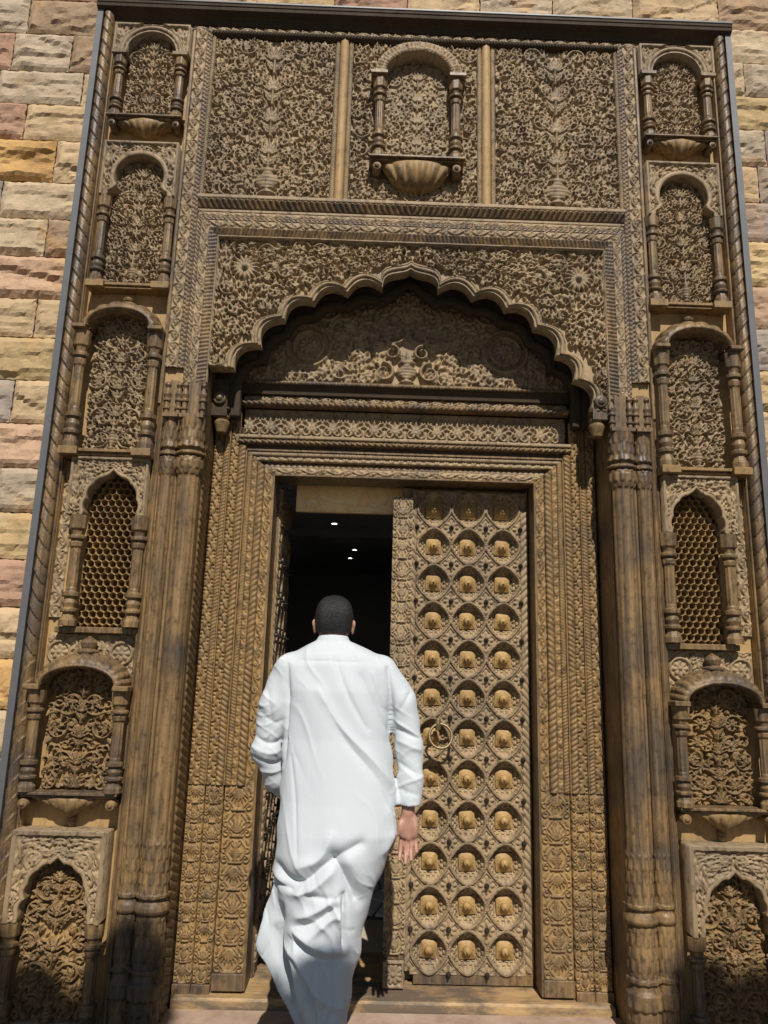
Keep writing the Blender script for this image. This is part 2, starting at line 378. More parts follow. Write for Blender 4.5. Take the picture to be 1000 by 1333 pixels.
PROF = dict(flat=lambda v: 0*v, roll=lambda v: np.sqrt(np.clip(1-(2*v-1)**2, 0, 1)), cove=lambda v: 1-np.sqrt(np.clip(1-v*v, 0, 1)),
            half=lambda v: v, ogee=lambda v: .5-.5*np.cos(np.pi*v), fillet=lambda v: ((v > .12) & (v < .88))*1.0)
def strip(name, parent, axis, a0, a1, b0, b1, Y, mat, pat=None, pd=.01, prof='flat', pr=0.0, res=.004, nv=None, c0=0., c1=0., back=.03, uo=0.0):
    """band along z ('z') or x ('x') from a0 to a1, across b0..b1; c0/c1 shift the ends over the width (mitres)"""
    W = abs(b1-b0); nv = nv or max(4, int(W/res)+1); nu = max(2, int(abs(a1-a0)/res)+1)
    v = np.linspace(0, 1, nv)[None, :]; t = np.linspace(0, 1, nu)[:, None]
    A = (a0+c0*v)*(1-t)+(a1+c1*v)*t; B = b0+(b1-b0)*v+0*t
    pt = (pat if callable(pat) else T[pat])(np.abs(A)+uo, v+0*t) if pat is not None else 0*A
    hh = PROF[prof](v+0*t)*pr+pt*pd
    A = np.pad(A, ((0, 0), (1, 1)), 'edge'); B = np.pad(B, ((0, 0), (1, 1)), 'edge'); hh = np.pad(hh, ((0, 0), (1, 1)), 'edge'); pt = np.pad(pt, ((0, 0), (1, 1)), 'edge')
    yy = Y-hh; yy[:, 0] = yy[:, -1] = Y+back
    P = np.stack((B, yy, A) if axis == 'z' else (A, yy, B), -1)
    return grid(name, P, mat, parent, pt if pat is not None else np.full(A.shape, .4))

def lathe(name, parent, cx, cy, prof, mat, n=28, fl=None, half=True, dz=.006):
    """turned post; prof = [(z, r)], fl(z_fraction, z, theta) -> radius factor"""
    z = np.array([p[0] for p in prof]); r = np.array([p[1] for p in prof]); s = np.r_[0, np.cumsum(np.hypot(np.diff(z), np.diff(r)))]
    ss = np.unique(np.r_[s, np.arange(0, s[-1], dz)]); zz = np.interp(ss, s, z)[:, None]; rr = np.interp(ss, s, r)[:, None]
    th = (np.linspace(-math.pi*1.02, math.pi*.02, n) if half else np.linspace(0, 2*math.pi, n, endpoint=False))[None, :]
    f = fl(zz, th) if fl else 1.0+0*th*zz
    R = rr*f; P = np.stack([cx+R*np.cos(th), cy+R*np.sin(th), zz+0*th], -1)
    return grid(name, P.transpose(1, 0, 2), mat, parent, np.clip((f.T-.9)*5, 0, 1)+0*P[..., 0].T, wrap=not half)
BAL = [(0, 1.3), (.05, 1.3), (.07, 1.05), (.115, .85), (.12, 1.2), (.15, 1.25), (.16, .85), (.20, 1.08), (.25, .85), (.26, 1.25), (.295, 1.25), (.305, .8), (.34, .78), (.38, .86), (.70, .8),
       (.71, .98), (.75, 1.05), (.775, .78), (.78, 1.22), (.81, 1.22), (.82, .8), (.86, .98), (.875, 1.25), (1, 1.35)]
def baluster(parent, cx, z0, z1, r, cy, mat='turned'):
    H = z1-z0
    def fl(z, th):
        t = (z-z0)/H
        return 1-.10*np.abs(np.cos(th*5))*((t > .34) & (t < .70))-.08*np.abs(np.cos(th*4+.4))*((t < .12) | ((t > .70) & (t < .77)) | (t > .83))
    return lathe('column', parent, cx, cy, [(z0+t*H, r*q) for t, q in BAL], mat, 30, fl)

# arches ------------------------------------------------------------------
def arc(cx, zs, r, rise, n=60, flare=0.0):
    a = np.linspace(math.pi, 0, n); return np.stack([cx+r*np.cos(a), zs+rise*np.sin(a)], 1)
def cusped(pts, sag=.22, n=12, center=None):
    """scalloped outline through cusp points; every span bulges away from the centre"""
    out = []; pts = np.asarray(pts, float); c = np.array(center)
    for a, b in zip(pts[:-1], pts[1:]):
        ch = b-a; L = np.hypot(*ch); nrm = np.array([-ch[1], ch[0]])/L
        if np.dot((a+b)/2-c, nrm) < 0: nrm = -nrm
        for t in np.linspace(0, 1, n, endpoint=False): out.append(a+ch*t+nrm*L*sag*4*t*(1-t))
    out.append(pts[-1]); return np.array(out)
def resample(P, ds):
    d = np.r_[0, np.cumsum(np.hypot(*np.diff(P, axis=0).T))]; t = np.linspace(0, d[-1], int(d[-1]/ds)+2); return np.stack([np.interp(t, d, P[:, 0]), np.interp(t, d, P[:, 1])], 1)
def outer_pts(I, cx, zc, x0, x1, z1):
    O = np.zeros_like(I)
    for k, (x, z) in enumerate(I):
        if z <= zc+1e-6: O[k] = (x0 if x < cx else x1, z); continue
        dx, dz = x-cx, z-zc; t = (z1-zc)/dz
        if dx > 1e-9: t = min(t, (x1-cx)/dx)
        elif dx < -1e-9: t = min(t, (x0-cx)/dx)
        O[k] = (cx+dx*t, zc+dz*t)
    for cxn in ((x0, z1), (x1, z1)):
        k = np.argmin(np.hypot(O[:, 0]-cxn[0], O[:, 1]-cxn[1])); O[k] = cxn
    return O
def plate(name, parent, I, cx, zc, x0, x1, z1, Yf, Yb, orn, depth, bw, mat, res=.005, bh=.012, bfun=None, edge=.012):
    """board with an arched opening: moulded rim along the opening, carved ground, real thickness"""
    I = resample(np.asarray(I, float), res); O = outer_pts(I, cx, zc, x0, x1, z1)
    L = np.hypot(*(O-I).T); nv = max(6, int(L.max()/res)+1)
    v = np.linspace(0, 1, nv)**1.0; P2 = I[:, None, :]*(1-v)[None, :, None]+O[:, None, :]*v[None, :, None]
    dist = v[None, :]*L[:, None]
    hh = orn.get(P2[..., 0]-x0, P2[..., 1]-(z1-orn.h)) if orn else np.zeros(dist.shape)
    de = np.minimum(np.minimum(P2[..., 0]-x0, x1-P2[..., 0]), z1-P2[..., 1])
    hh = np.where(de < edge, .95, hh)
    ht = hh*depth
    tb = dist/bw; rim = bh*np.where(tb < 1, .55+.45*np.sqrt(np.clip(1-(2*tb-1)**2, 0, 1)) if bfun is None else bfun(tb), 0)
    ht = np.where(dist < bw, np.maximum(depth*.2, rim), ht)
    hh = np.where(dist < bw, .6, hh)
    P = np.stack([P2[..., 0], Yf-ht, P2[..., 1]], -1)
    P = np.pad(P, ((0, 0), (1, 1), (0, 0)), 'edge'); hh = np.pad(hh, ((0, 0), (1, 1)), 'edge'); P[:, 0, 1] = P[:, -1, 1] = Yb
    P = np.pad(P, ((1, 1), (0, 0), (0, 0)), 'edge'); hh = np.pad(hh, ((1, 1), (0, 0)), 'edge'); P[0, :, 1] = P[-1, :, 1] = Yb
    return grid(name, P, mat, parent, hh)
def hood(name, parent, cx, zs, ri, hi, ro, ho, Yf, Yb, mat, nfl=0, n=90, nv=16, foot=True):
    """half-dome canopy over an arch: lip at the front, ribs running back and up to the board"""
    a = np.linspace(math.pi, 0, n)[:, None]; t = np.linspace(0, 1, nv)[None, :]
    k = np.sin(t*math.pi/2); r = ri+(ro-ri)*k; hr = hi+(ho-hi)*k; yy = Yf+(Yb-Yf)*(1-np.cos(t*math.pi/2))
    rib = .30*(ro-ri)*np.abs(np.sin(a*nfl/2)) if nfl else 0*a
    r = r+rib*np.sin(t*math.pi)**.5; hr = hr+rib*np.sin(t*math.pi)**.5
    P = np.stack([cx+r*np.cos(a), yy-0*r, zs+hr*np.sin(a)], -1)
    lip = [(ri+.006, hi+.006, Yf-.012), (ri-.004, hi-.004, Yf-.008), (ri-.012, hi-.012, Yf+.004), (ri-.012, hi-.012, Yb)]
    Q = np.stack([np.stack([cx+q*np.cos(a[:, 0]), np.full(n, y), zs+w*np.sin(a[:, 0])], -1) for q, w, y in lip[::-1]], 1)
    P = np.concatenate([Q, P], 1)
    return grid(name, P, mat, parent, np.full(P.shape[:2], .5))
def bowl(parent, cx, z1, w, hgt, dep, mat, drop=.03, n=60, swag=False):
    """carved bracket under a shelf: half bowl with gadroons, and a turned drop below it"""
    u = np.linspace(-1, 1, n)[:, None]; t = np.linspace(0, 1, 26)[None, :]; au = np.abs(u)
    hx = hgt*(.22+.78*(1-au)**1.25) if swag else hgt*(.12+.88*np.sqrt(np.clip(1-au**2.4, 0, 1)))
    fy = dep*(.55+.45*(1-au)**.7) if swag else dep*(.35+.65*np.sqrt(np.clip(1-au*au, 0, 1)))
    gad = np.abs(np.sin(u*(11 if swag else 9)*(1+.5*t)))*np.sin(t*math.pi)**.5
    P = np.stack([w*u*(1-.25*t*t)+0*t, -(fy+(.010 if swag else .020)*gad)*np.cos(t*math.pi/2)**.75, z1-hx*np.sin(t*math.pi/2)**.9+0*u], -1); P[..., 0] += cx
    grid('bracket', P, mat, parent, gad)
    if drop: lathe('drop', parent, cx, -.012, [(z1-hgt-drop, .004), (z1-hgt-drop*.9, .014), (z1-hgt-drop*.5, .02), (z1-hgt-drop*.25, .014), (z1-hgt-drop*.15, .024), (z1-hgt+.002, .02), (z1-hgt+.008, .012)], mat, 20)
def scroll_ball(parent, x, z, r, y0, y1, mat):
    a = np.linspace(0, 2*math.pi, 18, endpoint=False)[:, None]
    pr = [(r, y1), (r, y0+.004), (r*.85, y0), (r*.55, y0+.004), (r*.5, y0-.004), (r*.25, y0-.008), (.0005, y0-.009)]
    P = np.stack([np.stack([x+q*np.cos(a[:, 0]), np.full(18, y), z+q*np.sin(a[:, 0])], -1) for q, y in pr], 1)
    grid('scroll', P, mat, parent, np.full(P.shape[:2], .5), wrap=True)
def shelf(parent, x0, x1, z0, z1, dep, mat, blocks=0.0):
    g = Geo().box(x0, x1, -dep, .01, z0+(z1-z0)*.45, z1, .003).box(x0+.008, x1-.008, -dep*.86, .01, z0, z0+(z1-z0)*.45-.001, .003)
    if blocks:
        for a, b in ((x0-.004, x0+blocks), (x1-blocks, x1+.004)): g.box(a, b, -dep-.022, .011, z0-.006, z1+.004, .004)
    return g.obj('shelf', mat, parent)

# ================================================================ the portal
portal = empty('carved_portal', 'tall carved wooden portal with scalloped arch, side niches and studded double doors', 'portal')
TW, TR = 1.15, .25          # recess planes
g = Geo()
for s in (-1, 1):
    xa, xb = sorted((s*1.05, s*1.815)); 
    for a_, b_, za, zb in ((1.2945, 1.3395, -1.6, 3.66), (1.6005, 1.815, -1.6, 3.66), (1.34, 1.60, -1.6, .15), (1.34, 1.60, .955, 3.66)):
        g.box(*sorted((s*a_, s*b_)), .045, .10, za, zb)
    g.box(*sorted((s*1.05, s*1.294)), .0, .0999, -1.6, 3.66); g.box(*sorted((s*1.736, s*1.8149)), .0, .0449, -1.6, 3.66)
g.box(-1.0495, 1.0495, .0, .06, 2.26, 3.66)
g.obj('backing_board', 'ochre', portal)
# outer edge of grey steel and leaf-twist moulding
for s in (-1, 1):
    xa, xb = sorted((s*1.808, s*1.842)); Geo().box(xa, xb, -.05, .12, -1.6, 3.715, .003).obj('edge_strip', 'steel', portal)
    strip('frame_moulding', portal, 'z', -1.6, 3.66, s*1.806, s*1.748, -.012, 'turned', twist, .016, 'roll', .034, res=.0042)
    strip('fillet', portal, 'z', -1.6, 3.64, s*1.7475, s*1.737, -.005, 'turned', None, 0, 'fillet', .012, nv=7, res=.03)
# cornice: cove that leans out, with an edge strip above it
nx = 60; X = np.linspace(-1.842, 1.842, nx)
prof = [(.02, 3.628), (-.015, 3.630), (-.02, 3.638), (-.016, 3.642), (-.022, 3.655), (-.036, 3.668), (-.056, 3.676), (-.062, 3.68), (-.07, 3.682), (-.072, 3.70), (-.066, 3.704), (-.074, 3.707), (-.074, 3.722), (.12, 3.723)]
P = np.zeros((nx, len(prof), 3))
for j, (y, z) in enumerate(prof): P[:, j] = np.stack([X, np.full(nx, y), np.full(nx, z)], -1)
grid('cornice', P, 'dark', portal, np.full(P.shape[:2], .5), smooth=False)  # shade under the cove is put into the dark wood colour
Geo().box(-1.846, 1.846, -.079, .12, 3.7235, 3.738, .003).obj('edge_strip', 'steel', portal)
strip('leaf_band', portal, 'x', -1.735, 1.735, 3.585, 3.628, -.004, 'carved', 'scroll', .012, res=.0045)
# top panels
for s in (-1, 1):
    strip('scroll_band', portal, 'z', 1.50, 3.583, s*1.268, s*1.208, -.02, 'carved', 'scroll', .014, 'flat', 0, uo=.03*s)
    strip('dotted_band', portal, 'z', 1.50, 3.583, s*1.206, s*1.176, -.016, 'turned', 'dots', .008, 'flat', 0)
    strip('edge_fillet', portal, 'z', 1.30, 3.583, s*1.292, s*1.27, -.012, 'turned', None, 0, 'fillet', .012, nv=7, res=.03)
    strip('rope_band', portal, 'z', 2.51, 3.56, s*1.175, s*1.152, -.012, 'carved', rope(.014), .012, 'roll', .006)
    for (xa, xb) in ((s*.436, s*.462), (s*.384, s*.358)):
        strip('rope_band', portal, 'z', 2.515, 3.56, xa, xb, -.010, 'carved', rope(.014), .010, 'roll', .006)
    strip('divider', portal, 'z', 2.512, 3.572, s*.384, s*.436, -.014, 'ochre', None, 0, 'roll', .022, nv=11, res=.02)
strip('rope_roll', portal, 'x', -1.175, 1.175, 3.545, 3.583, -.012, 'dark', rope(.018), .010, 'roll', .024)
strip('fillet', portal, 'x', -1.175, 1.175, 2.484, 2.512, -.03, 'carved', None, 0, 'fillet', .012, nv=7, res=.02)
strip('rope_roll', portal, 'x', -1.175, 1.175, 2.44, 2.482, -.006, 'turned', rope(.032, -.8), .010, 'half', .028)
strip('fillet', portal, 'x', -1.175, 1.175, 2.418, 2.438, .0, 'carved', None, 0, 'fillet', .012, nv=7, res=.02)
for i, (xa, xb) in enumerate(((-1.150, -.464), (.464, 1.150))):
    panel('carved_panel', portal, xa, 2.514, tree_of_life(xb-xa, 1.028, .044, 11+i), -.001, .040, 'carved')
o = Orn(.714, 1.028, .004)
inside = lambda x, y, r: abs(x-.372) < .235+r*.5 and .10 < y < .90 and (y < .72 or math.hypot(x-.372, y-.70) < .235)
foliage(o, .004, .710, .004, 1.024, .046, 31, avoid=inside)
panel('carved_panel', portal, -.357, 2.514, o, -.001, .040, 'carved')
# arch frame bands (mitred at the upper corners)
for s in (-1, 1):
    strip('rope_band', portal, 'z', 1.42, 2.27, s*1.055, s*1.10, -.006, 'turned', rope(.022, .9), .010, 'half', .022, c1=.045)
    strip('scroll_band', portal, 'z', 1.42, 2.316, s*1.101, s*1.149, -.020, 'carved', 'scroll', .012, c1=.048)
    strip('dotted_band', portal, 'z', 1.42, 2.3645, s*1.15, s*1.171, -.018, 'turned', 'dots', .007, c1=.02)
    strip('fillet', portal, 'z', 1.42, 2.262, s*1.045, s*1.054, -.01, 'carved', None, 0, 'fillet', .02, nv=7, res=.05, c1=.006)
strip('fillet', portal, 'x', -1.046, 1.046, 2.256, 2.269, -.008, 'carved', None, 0, 'fillet', .022, nv=7, res=.03, c0=-.009, c1=.009)
strip('rope_band', portal, 'x', -1.055, 1.055, 2.27, 2.315, -.004, 'turned', rope(.022, .9), .010, 'half', .020, c0=-.045, c1=.045)
strip('scroll_band', portal, 'x', -1.101, 1.101, 2.316, 2.364, -.020, 'carved', 'scroll', .012, c0=-.048, c1=.048)
strip('dotted_band', portal, 'x', -1.15, 1.15, 2.365, 2.386, -.017, 'turned', 'dots', .007, c0=-.02, c1=.02)
strip('leaf_band', portal, 'x', -1.170, 1.170, 2.387, 2.417, -.010, 'carved', 'scroll', .010)

# big scalloped arch
cL = [(-.917, 1.512), (-.783, 1.645), (-.667, 1.800), (-.515, 1.906), (-.338, 1.966), (-.150, 2.002)]
cR = [(-x, z) for x, z in cL[::-1]][:-1]+[(.875, 1.510), (.962, 1.362)]
I = np.concatenate([cusped(cL, .30, 16, (0, 1.5)), [(-.150, 2.028), (-.142, 2.052), (-.126, 2.070), (-.10, 2.081), (-.07, 2.088), (-.042, 2.094), (-.018, 2.102), (0, 2.116)],
                    [(.018, 2.102), (.042, 2.094), (.07, 2.088), (.10, 2.081), (.126, 2.070), (.142, 2.052), (.150, 2.028)], cusped(cR, .30, 16, (0, 1.5)), [(.968, 1.335)]])
o = Orn(2.11, .95, .0045)
cusps = np.array(I)
def nearopen(x, y, r):
    X, Z = x-1.055, y+2.255-.95
    return np.min(np.hypot(cusps[:, 0]-X, cusps[:, 1]-Z)) < r*.7+.05 or (abs(X) < .93 and Z < np.interp(abs(X), [0, .15, .35, .52, .67, .78, .92], [2.13, 2.02, 1.98, 1.92, 1.81, 1.65, 1.5]))
foliage(o, .004, 1.05, .004, .946, .042, 41, avoid=nearopen); mirror(o)
for s in (-1, 1):
    x, y = 1.055+s*.90, .95-.17
    w = o.win(x, y, .085); o.H[w[0]] = np.where(np.hypot(w[1]+0*w[2], w[2]+0*w[1]) < .08, 0, o.H[w[0]]); o.flower(x, y, .082, 16, 1.0)
def rim(t): return np.where(t < .18, .55, np.where(t < .26, .35, np.where(t < .72, .55+.45*np.sqrt(np.clip(1-((t-.49)/.23)**2, 0, 1)), np.where(t < .82, .4, .7))))
arch = plate('arch_spandrel', portal, I, 0, 1.515, -1.047, 1.047, 2.255, .0, .06, o, .05, .047, 'carved', .0045, .026, rim, .006)
# corbel with spiral and turned pendant (right one stands forward, left one sits deeper, its shade painted in as darker wood)
def corbel(sx, yoff, bottom):
    P = [(.968, 1.335), (.955, 1.30), (1.04, 1.30), (1.04, 1.42)]
    g = Geo().box(*sorted((sx*.962, sx*1.044)), -.02+yoff, .07+yoff, 1.285, bottom, .006)
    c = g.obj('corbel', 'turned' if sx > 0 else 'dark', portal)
    scroll_ball(c, sx*1.003, 1.385, .034, -.038+yoff, 0+yoff, 'turned')
    lathe('pendant', c, sx*.99, .02+yoff, [(1.203, .002), (1.2035, .026), (1.225, .032), (1.25, .04), (1.262, .042), (1.272, .036), (1.28, .026), (1.29, .038), (1.298, .038), (1.303, .026), (1.33, .027), (1.336, .04), (1.345, .04)], 'golden', 24, half=False)
    return c
corbel(1, 0, 1.352); corbel(-1, .13, 1.50)
Geo().box(-1.046, -.93, .145, .2, 1.352, 1.55).obj('corbel_board', 'dark', portal)  # dark board paints in the shade behind the left corbel
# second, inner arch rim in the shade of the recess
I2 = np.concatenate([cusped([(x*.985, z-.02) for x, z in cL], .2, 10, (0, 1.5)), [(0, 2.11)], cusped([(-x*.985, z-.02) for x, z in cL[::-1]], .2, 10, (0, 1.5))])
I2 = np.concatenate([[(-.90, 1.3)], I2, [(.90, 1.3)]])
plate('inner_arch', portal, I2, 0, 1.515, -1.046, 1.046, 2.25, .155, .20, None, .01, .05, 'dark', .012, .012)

# recess: reveals, tympanum, mouldings, frieze
for s in (-1, 1):
    nz, ny = 700, 46
    Z = np.linspace(-1.6, 2.25, nz)[:, None]; Yv = np.linspace(-.005, .262, ny)[None, :]
    v = Yv/.262; rp = np.abs(np.sin(np.pi*(Z/.04+2.2*v)))**.6*((v > .12) & (v < .62))*(Z < 1.1)*(s < 0)
    P = np.stack([s*(1.045-.010*rp)+0*Z, Yv+0*Z, Z+0*Yv], -1)
    grid('reveal', P, 'turned', portal, rp+0*Z)
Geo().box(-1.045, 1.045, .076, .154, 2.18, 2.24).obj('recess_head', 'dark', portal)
o = Orn(2.08, .66, .006)
foliage(o, .0, 1.03, .0, .65, .06, 51, avoid=lambda x, y, r: math.hypot(x-.48, y-.22) < .13+r or abs(x-1.04) < .10+r*.5 and y < .3); mirror(o)
for s in (-1, 1):
    x, y = 1.04+s*.56, .22
    for q in (.125, .085): o.path([(x+q*math.cos(a), y+q*math.sin(a)) for a in np.linspace(0, 6.3, 60)], .012, .012, .8)
    o.flower(x, y, .06, 10, 1)
o.vase(1.04, .01, .13, .13, 1); o.fan(1.04, .13, math.pi/2, .08, 5, 1.9, .014, 1)
for s in (-1, 1):
    o.spiral(1.04+s*.13, .07, .06, 1.57, 1.1, s, .013, 1); o.spiral(1.04+s*.085, .19, .045, 1.57, 1.1, s, .011, 1); o.flower(1.04+s*.13, .07, .03, 7, 1)
panel('tympanum', portal, -1.04, 1.558, o, .282, .04, 'carved')
strip('moulding', portal, 'x', -.90, .90, 1.52, 1.556, .262, 'turned', rope(.02, .8), .005, 'roll', .03)
strip('moulding', portal, 'x', -.92, .92, 1.47, 1.518, .245, 'dark', None, 0, 'cove', .03, nv=10, res=.03)
strip('leaf_band', portal, 'x', -.90, .90, 1.425, 1.468, .255, 'carved', 'scroll', .016, 'half', -.015)
strip('rope_roll', portal, 'x', -.90, .90, 1.39, 1.424, .225, 'turned', rope(.032, -.9), .010, 'roll', .02)
strip('frieze', portal, 'x', -.89, .89, 1.222, 1.389, .272, 'carved', 'palm', .02, res=.0045)
strip('fillet', portal, 'x', -.905, .905, 1.198, 1.221, .205, 'carved', None, 0, 'fillet', .012, nv=7, res=.03)
strip('rope_roll', portal, 'x', -.905, .905, 1.168, 1.197, .22, 'turned', rope(.032, -.9), .010, 'roll', .018)
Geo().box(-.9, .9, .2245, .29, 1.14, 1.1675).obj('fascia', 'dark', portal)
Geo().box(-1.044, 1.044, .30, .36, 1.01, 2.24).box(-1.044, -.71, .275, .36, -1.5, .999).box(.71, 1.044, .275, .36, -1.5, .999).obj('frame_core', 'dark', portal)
# jambs and lintel: bands with mitred corners, carved stacks below
JB = -.585
def stacked(w, h, seed, res=.0036):
    o = Orn(w, h, res); g = np.random.default_rng(seed); n = max(3, int(round(h/(.112 if w > .1 else .092)))); st = h/n; cx = w/2
    for k in range(n):
        y = k*st; m = (k+seed) % 3
        for s in (-1, 1):
            o.spiral(cx+s*w*.36, y+st*.14, w*.12, math.pi/2, 1.1, -s, w*.035, .8); o.spiral(cx+s*w*.38, y+st*.52, w*.10, -math.pi/2, 1, s, w*.035, .75)
            o.leaf(cx+s*w*.44, y+st*.65, math.pi/2+s*.5, st*.3, w*.05, .8)
            o.path([(cx+s*w*.12, y+st*.06), (cx+s*w*.34, y+st*.36), (cx+s*w*.33, y+st*.6), (cx+s*w*.12, y+st*.9)], w*.028, w*.022, .75)
        if m == 0: o.fan(cx, y+st*.14, math.pi/2, st*.72, 7, 1.9, w*.045, 1)
        elif m == 1: o.fan(cx, y+st*.86, -math.pi/2, st*.7, 7, 1.7, w*.045, 1)
        else:
            o.vase(cx, y+st*.1, st*.6, w*.42, .9); o.fan(cx, y+st*.66, math.pi/2, st*.3, 5, 2.2, w*.04, 1)
        o.path([(cx-w*.2, y+st*.03), (cx+w*.2, y+st*.03)], w*.04, w*.04, .95); o.blob(cx, y+st*.03, w*.06, 1)
    return o
for s in (-1, 1):
    def jb(name, a, b, Y, pat, pd, prof, pr, top, c1=0., mat='golden', bot=JB, **k):
        strip(name, portal, 'z', bot, top, s*a, s*b, Y, mat, pat, pd, prof, pr, res=.0043, c1=c1, uo=.017*s, **k)
    # inner jamb, from the opening outwards
    jb('jamb_band', .712, .757, .232, 'scroll', .012, 'flat', .0, 1.010, .037)
    jb('jamb_band', .7575, .797, .226, rope(.030, .9), .009, 'roll', .012, 1.0475, .0315)
    jb('jamb_band', .798, .826, .224, 'acanth', .009, 'flat', 0, 1.0795, .0255)
    jb('jamb_band', .8265, .854, .222, rope(.016, .8), .007, 'roll', .006, 1.1055, .0245)
    strip('fillet', portal, 'z', JB, 1.13, s*.855, s*.862, .22, 'golden', None, 0, 'fillet', .016, nv=7, res=.1)
    jb('jamb_band', .864, .902, .222, rope(.026, .9), .009, 'roll', .010, 1.16, .0)
    jb('jamb_band', .903, .947, .222, 'leafzig', .016, 'flat', 0, 1.35)
    strip('fillet', portal, 'z', JB, 1.35, s*.948, s*.953, .22, 'golden', None, 0, 'fillet', .014, nv=7, res=.1)
    jb('jamb_band', .955, .985, .224, rope(.018, .8), .008, 'roll', .005, 1.35)
    jb('jamb_band', .986, 1.036, .222, 'leafzig', .015, 'flat', 0, 1.35)
    for (a, b, zb, sd) in ((.712, .855, -1.425, 1), (.864, .947, -1.47, 2), (.955, 1.036, -1.47, 4)):
        xa, xb = sorted((s*a, s*b)); Yp = .228 if a < .8 else .222
        panel('jamb_panel', portal, xa, zb, stacked(xb-xa, JB-.001-zb, sd), Yp, .013, 'golden', .05)
        Geo().box(xa-.002, xb+.002, Yp-.012, .29, -1.5 if a < .8 else -1.6, zb-.001, .003).obj('plinth', 'turned', portal)
    xa, xb = sorted((s*.7, s*.7115)); Geo().box(xa, xb, .222, .42, -1.5, 1.008, .002).obj('jamb_edge', 'turned', portal)
def lb(a, b, Y, pat, pd, prof, pr, e, mw, mat='carved'):
    strip('lintel_band', portal, 'x', -e, e, a, b, Y, mat, pat, pd, prof, pr, res=.0043, c0=-mw, c1=mw)
lb(1.010, 1.047, .232, 'scroll', .012, 'flat', 0, .712, .045); lb(1.0475, 1.079, .24, rope(.030, .9), .009, 'half', -.016, .7575, .0395, 'turned')
lb(1.0795, 1.105, .224, 'acanth', .009, 'flat', 0, .798, .028); lb(1.1055, 1.13, .222, rope(.016, .8), .007, 'roll', .006, .8265, .0275)
Geo().box(-.70, .70, .222, .42, .998, 1.0095, .002).obj('lintel_edge', 'turned', portal)
Geo().box(-.855, .855, .205, .299, 1.1305, 1.1395).obj('fillet', 'turned', portal)

# engaged columns -----------------------------------------------------------
def leafy(z, th, n, amp, pz): return amp*(np.abs(np.sin(th*n/2+np.floor(z/pz)*math.pi/2))*(.35+.65*(1-(z/pz) % 1)))
def big_column(s, cx, r, n):
    def fl(z, th):
        lf = ((z > 1.06) & (z < 1.21)) | ((z > .925) & (z < 1.018)) | ((z < -.80) & (z > -1.012)) | ((z < -1.095) & (z > -1.31)) | (z < -1.40)
        f = 1-.05*np.abs(np.cos(th*n*.5))**3*((z < .92) & (z > -.79))
        rim_ = .035*np.cos(th*n)*(((z > 1.04) & (z < 1.062)) | ((z < -1.012) & (z > -1.03)) | ((z < -1.31) & (z > -1.335)))
        return f+lf*leafy(z+3, th, n, .12, .052)-.03*lf+rim_
    pr = [(-1.6, 1.1), (-1.44, 1.12), (-1.43, 1.28), (-1.375, 1.30), (-1.36, 1.1), (-1.335, 1.0), (-1.33, 1.22), (-1.315, 1.22), (-1.31, 1.05), (-1.24, 1.12), (-1.14, 1.04), (-1.098, .98), (-1.093, 1.2), (-1.08, 1.3), (-1.06, 1.22),
          (-1.045, 1.0), (-1.032, 1.0), (-1.03, 1.2), (-1.015, 1.22), (-1.01, 1.05), (-.9, .98), (-.80, .96), (-.79, .93), (.91, .93), (.92, .96), (.95, 1.12), (.99, 1.16), (1.012, 1.06), (1.018, .9), (1.022, 1.24), (1.032, 1.27), (1.042, 1.1),
          (1.048, .88), (1.056, .95), (1.060, 1.16), (1.068, 1.14), (1.09, 1.02), (1.17, 1.0), (1.215, 1.1)]
    c = lathe('column', portal, s*cx, -.006, [(z, r*q) for z, q in pr], 'turned', 44, fl, dz=.0075)
    g = Geo().box(*sorted((s*(cx-r*.98), s*(cx+r*.98))), -.066, .03, 1.214, 1.236, .003).box(*sorted((s*(cx-r*.5), s*(cx+r*.5))), -.03, .03, 1.237, 1.425, .003)
    cap = g.obj('capital', 'turned', c)
    for q in (-1, 1):
        lathe('capital_knob', c, s*cx+q*r*.74, -.028, [(1.2365, .014), (1.262, .013), (1.266, .019), (1.276, .019), (1.28, .013), (1.305, .013), (1.31, .02), (1.318, .02), (1.324, .016), (1.345, .021), (1.37, .012), (1.38, .008), (1.395, .017), (1.41, .012), (1.418, .003)], 'turned', 16)
    return c
for s in (-1, 1):
    big_column(s, 1.103, .062, 12)
    big_column(s, 1.211, .040, 10)
    strip('column_edge', portal, 'z', -1.6, 1.30, s*1.292, s*1.255, -.008, 'turned', None, 0, 'ogee', .03, nv=9, res=.05)
    Geo().box(*sorted((s*1.046, s*1.29)), -.0075, .0, -1.6, 1.42).obj('column_board', 'turned', portal)

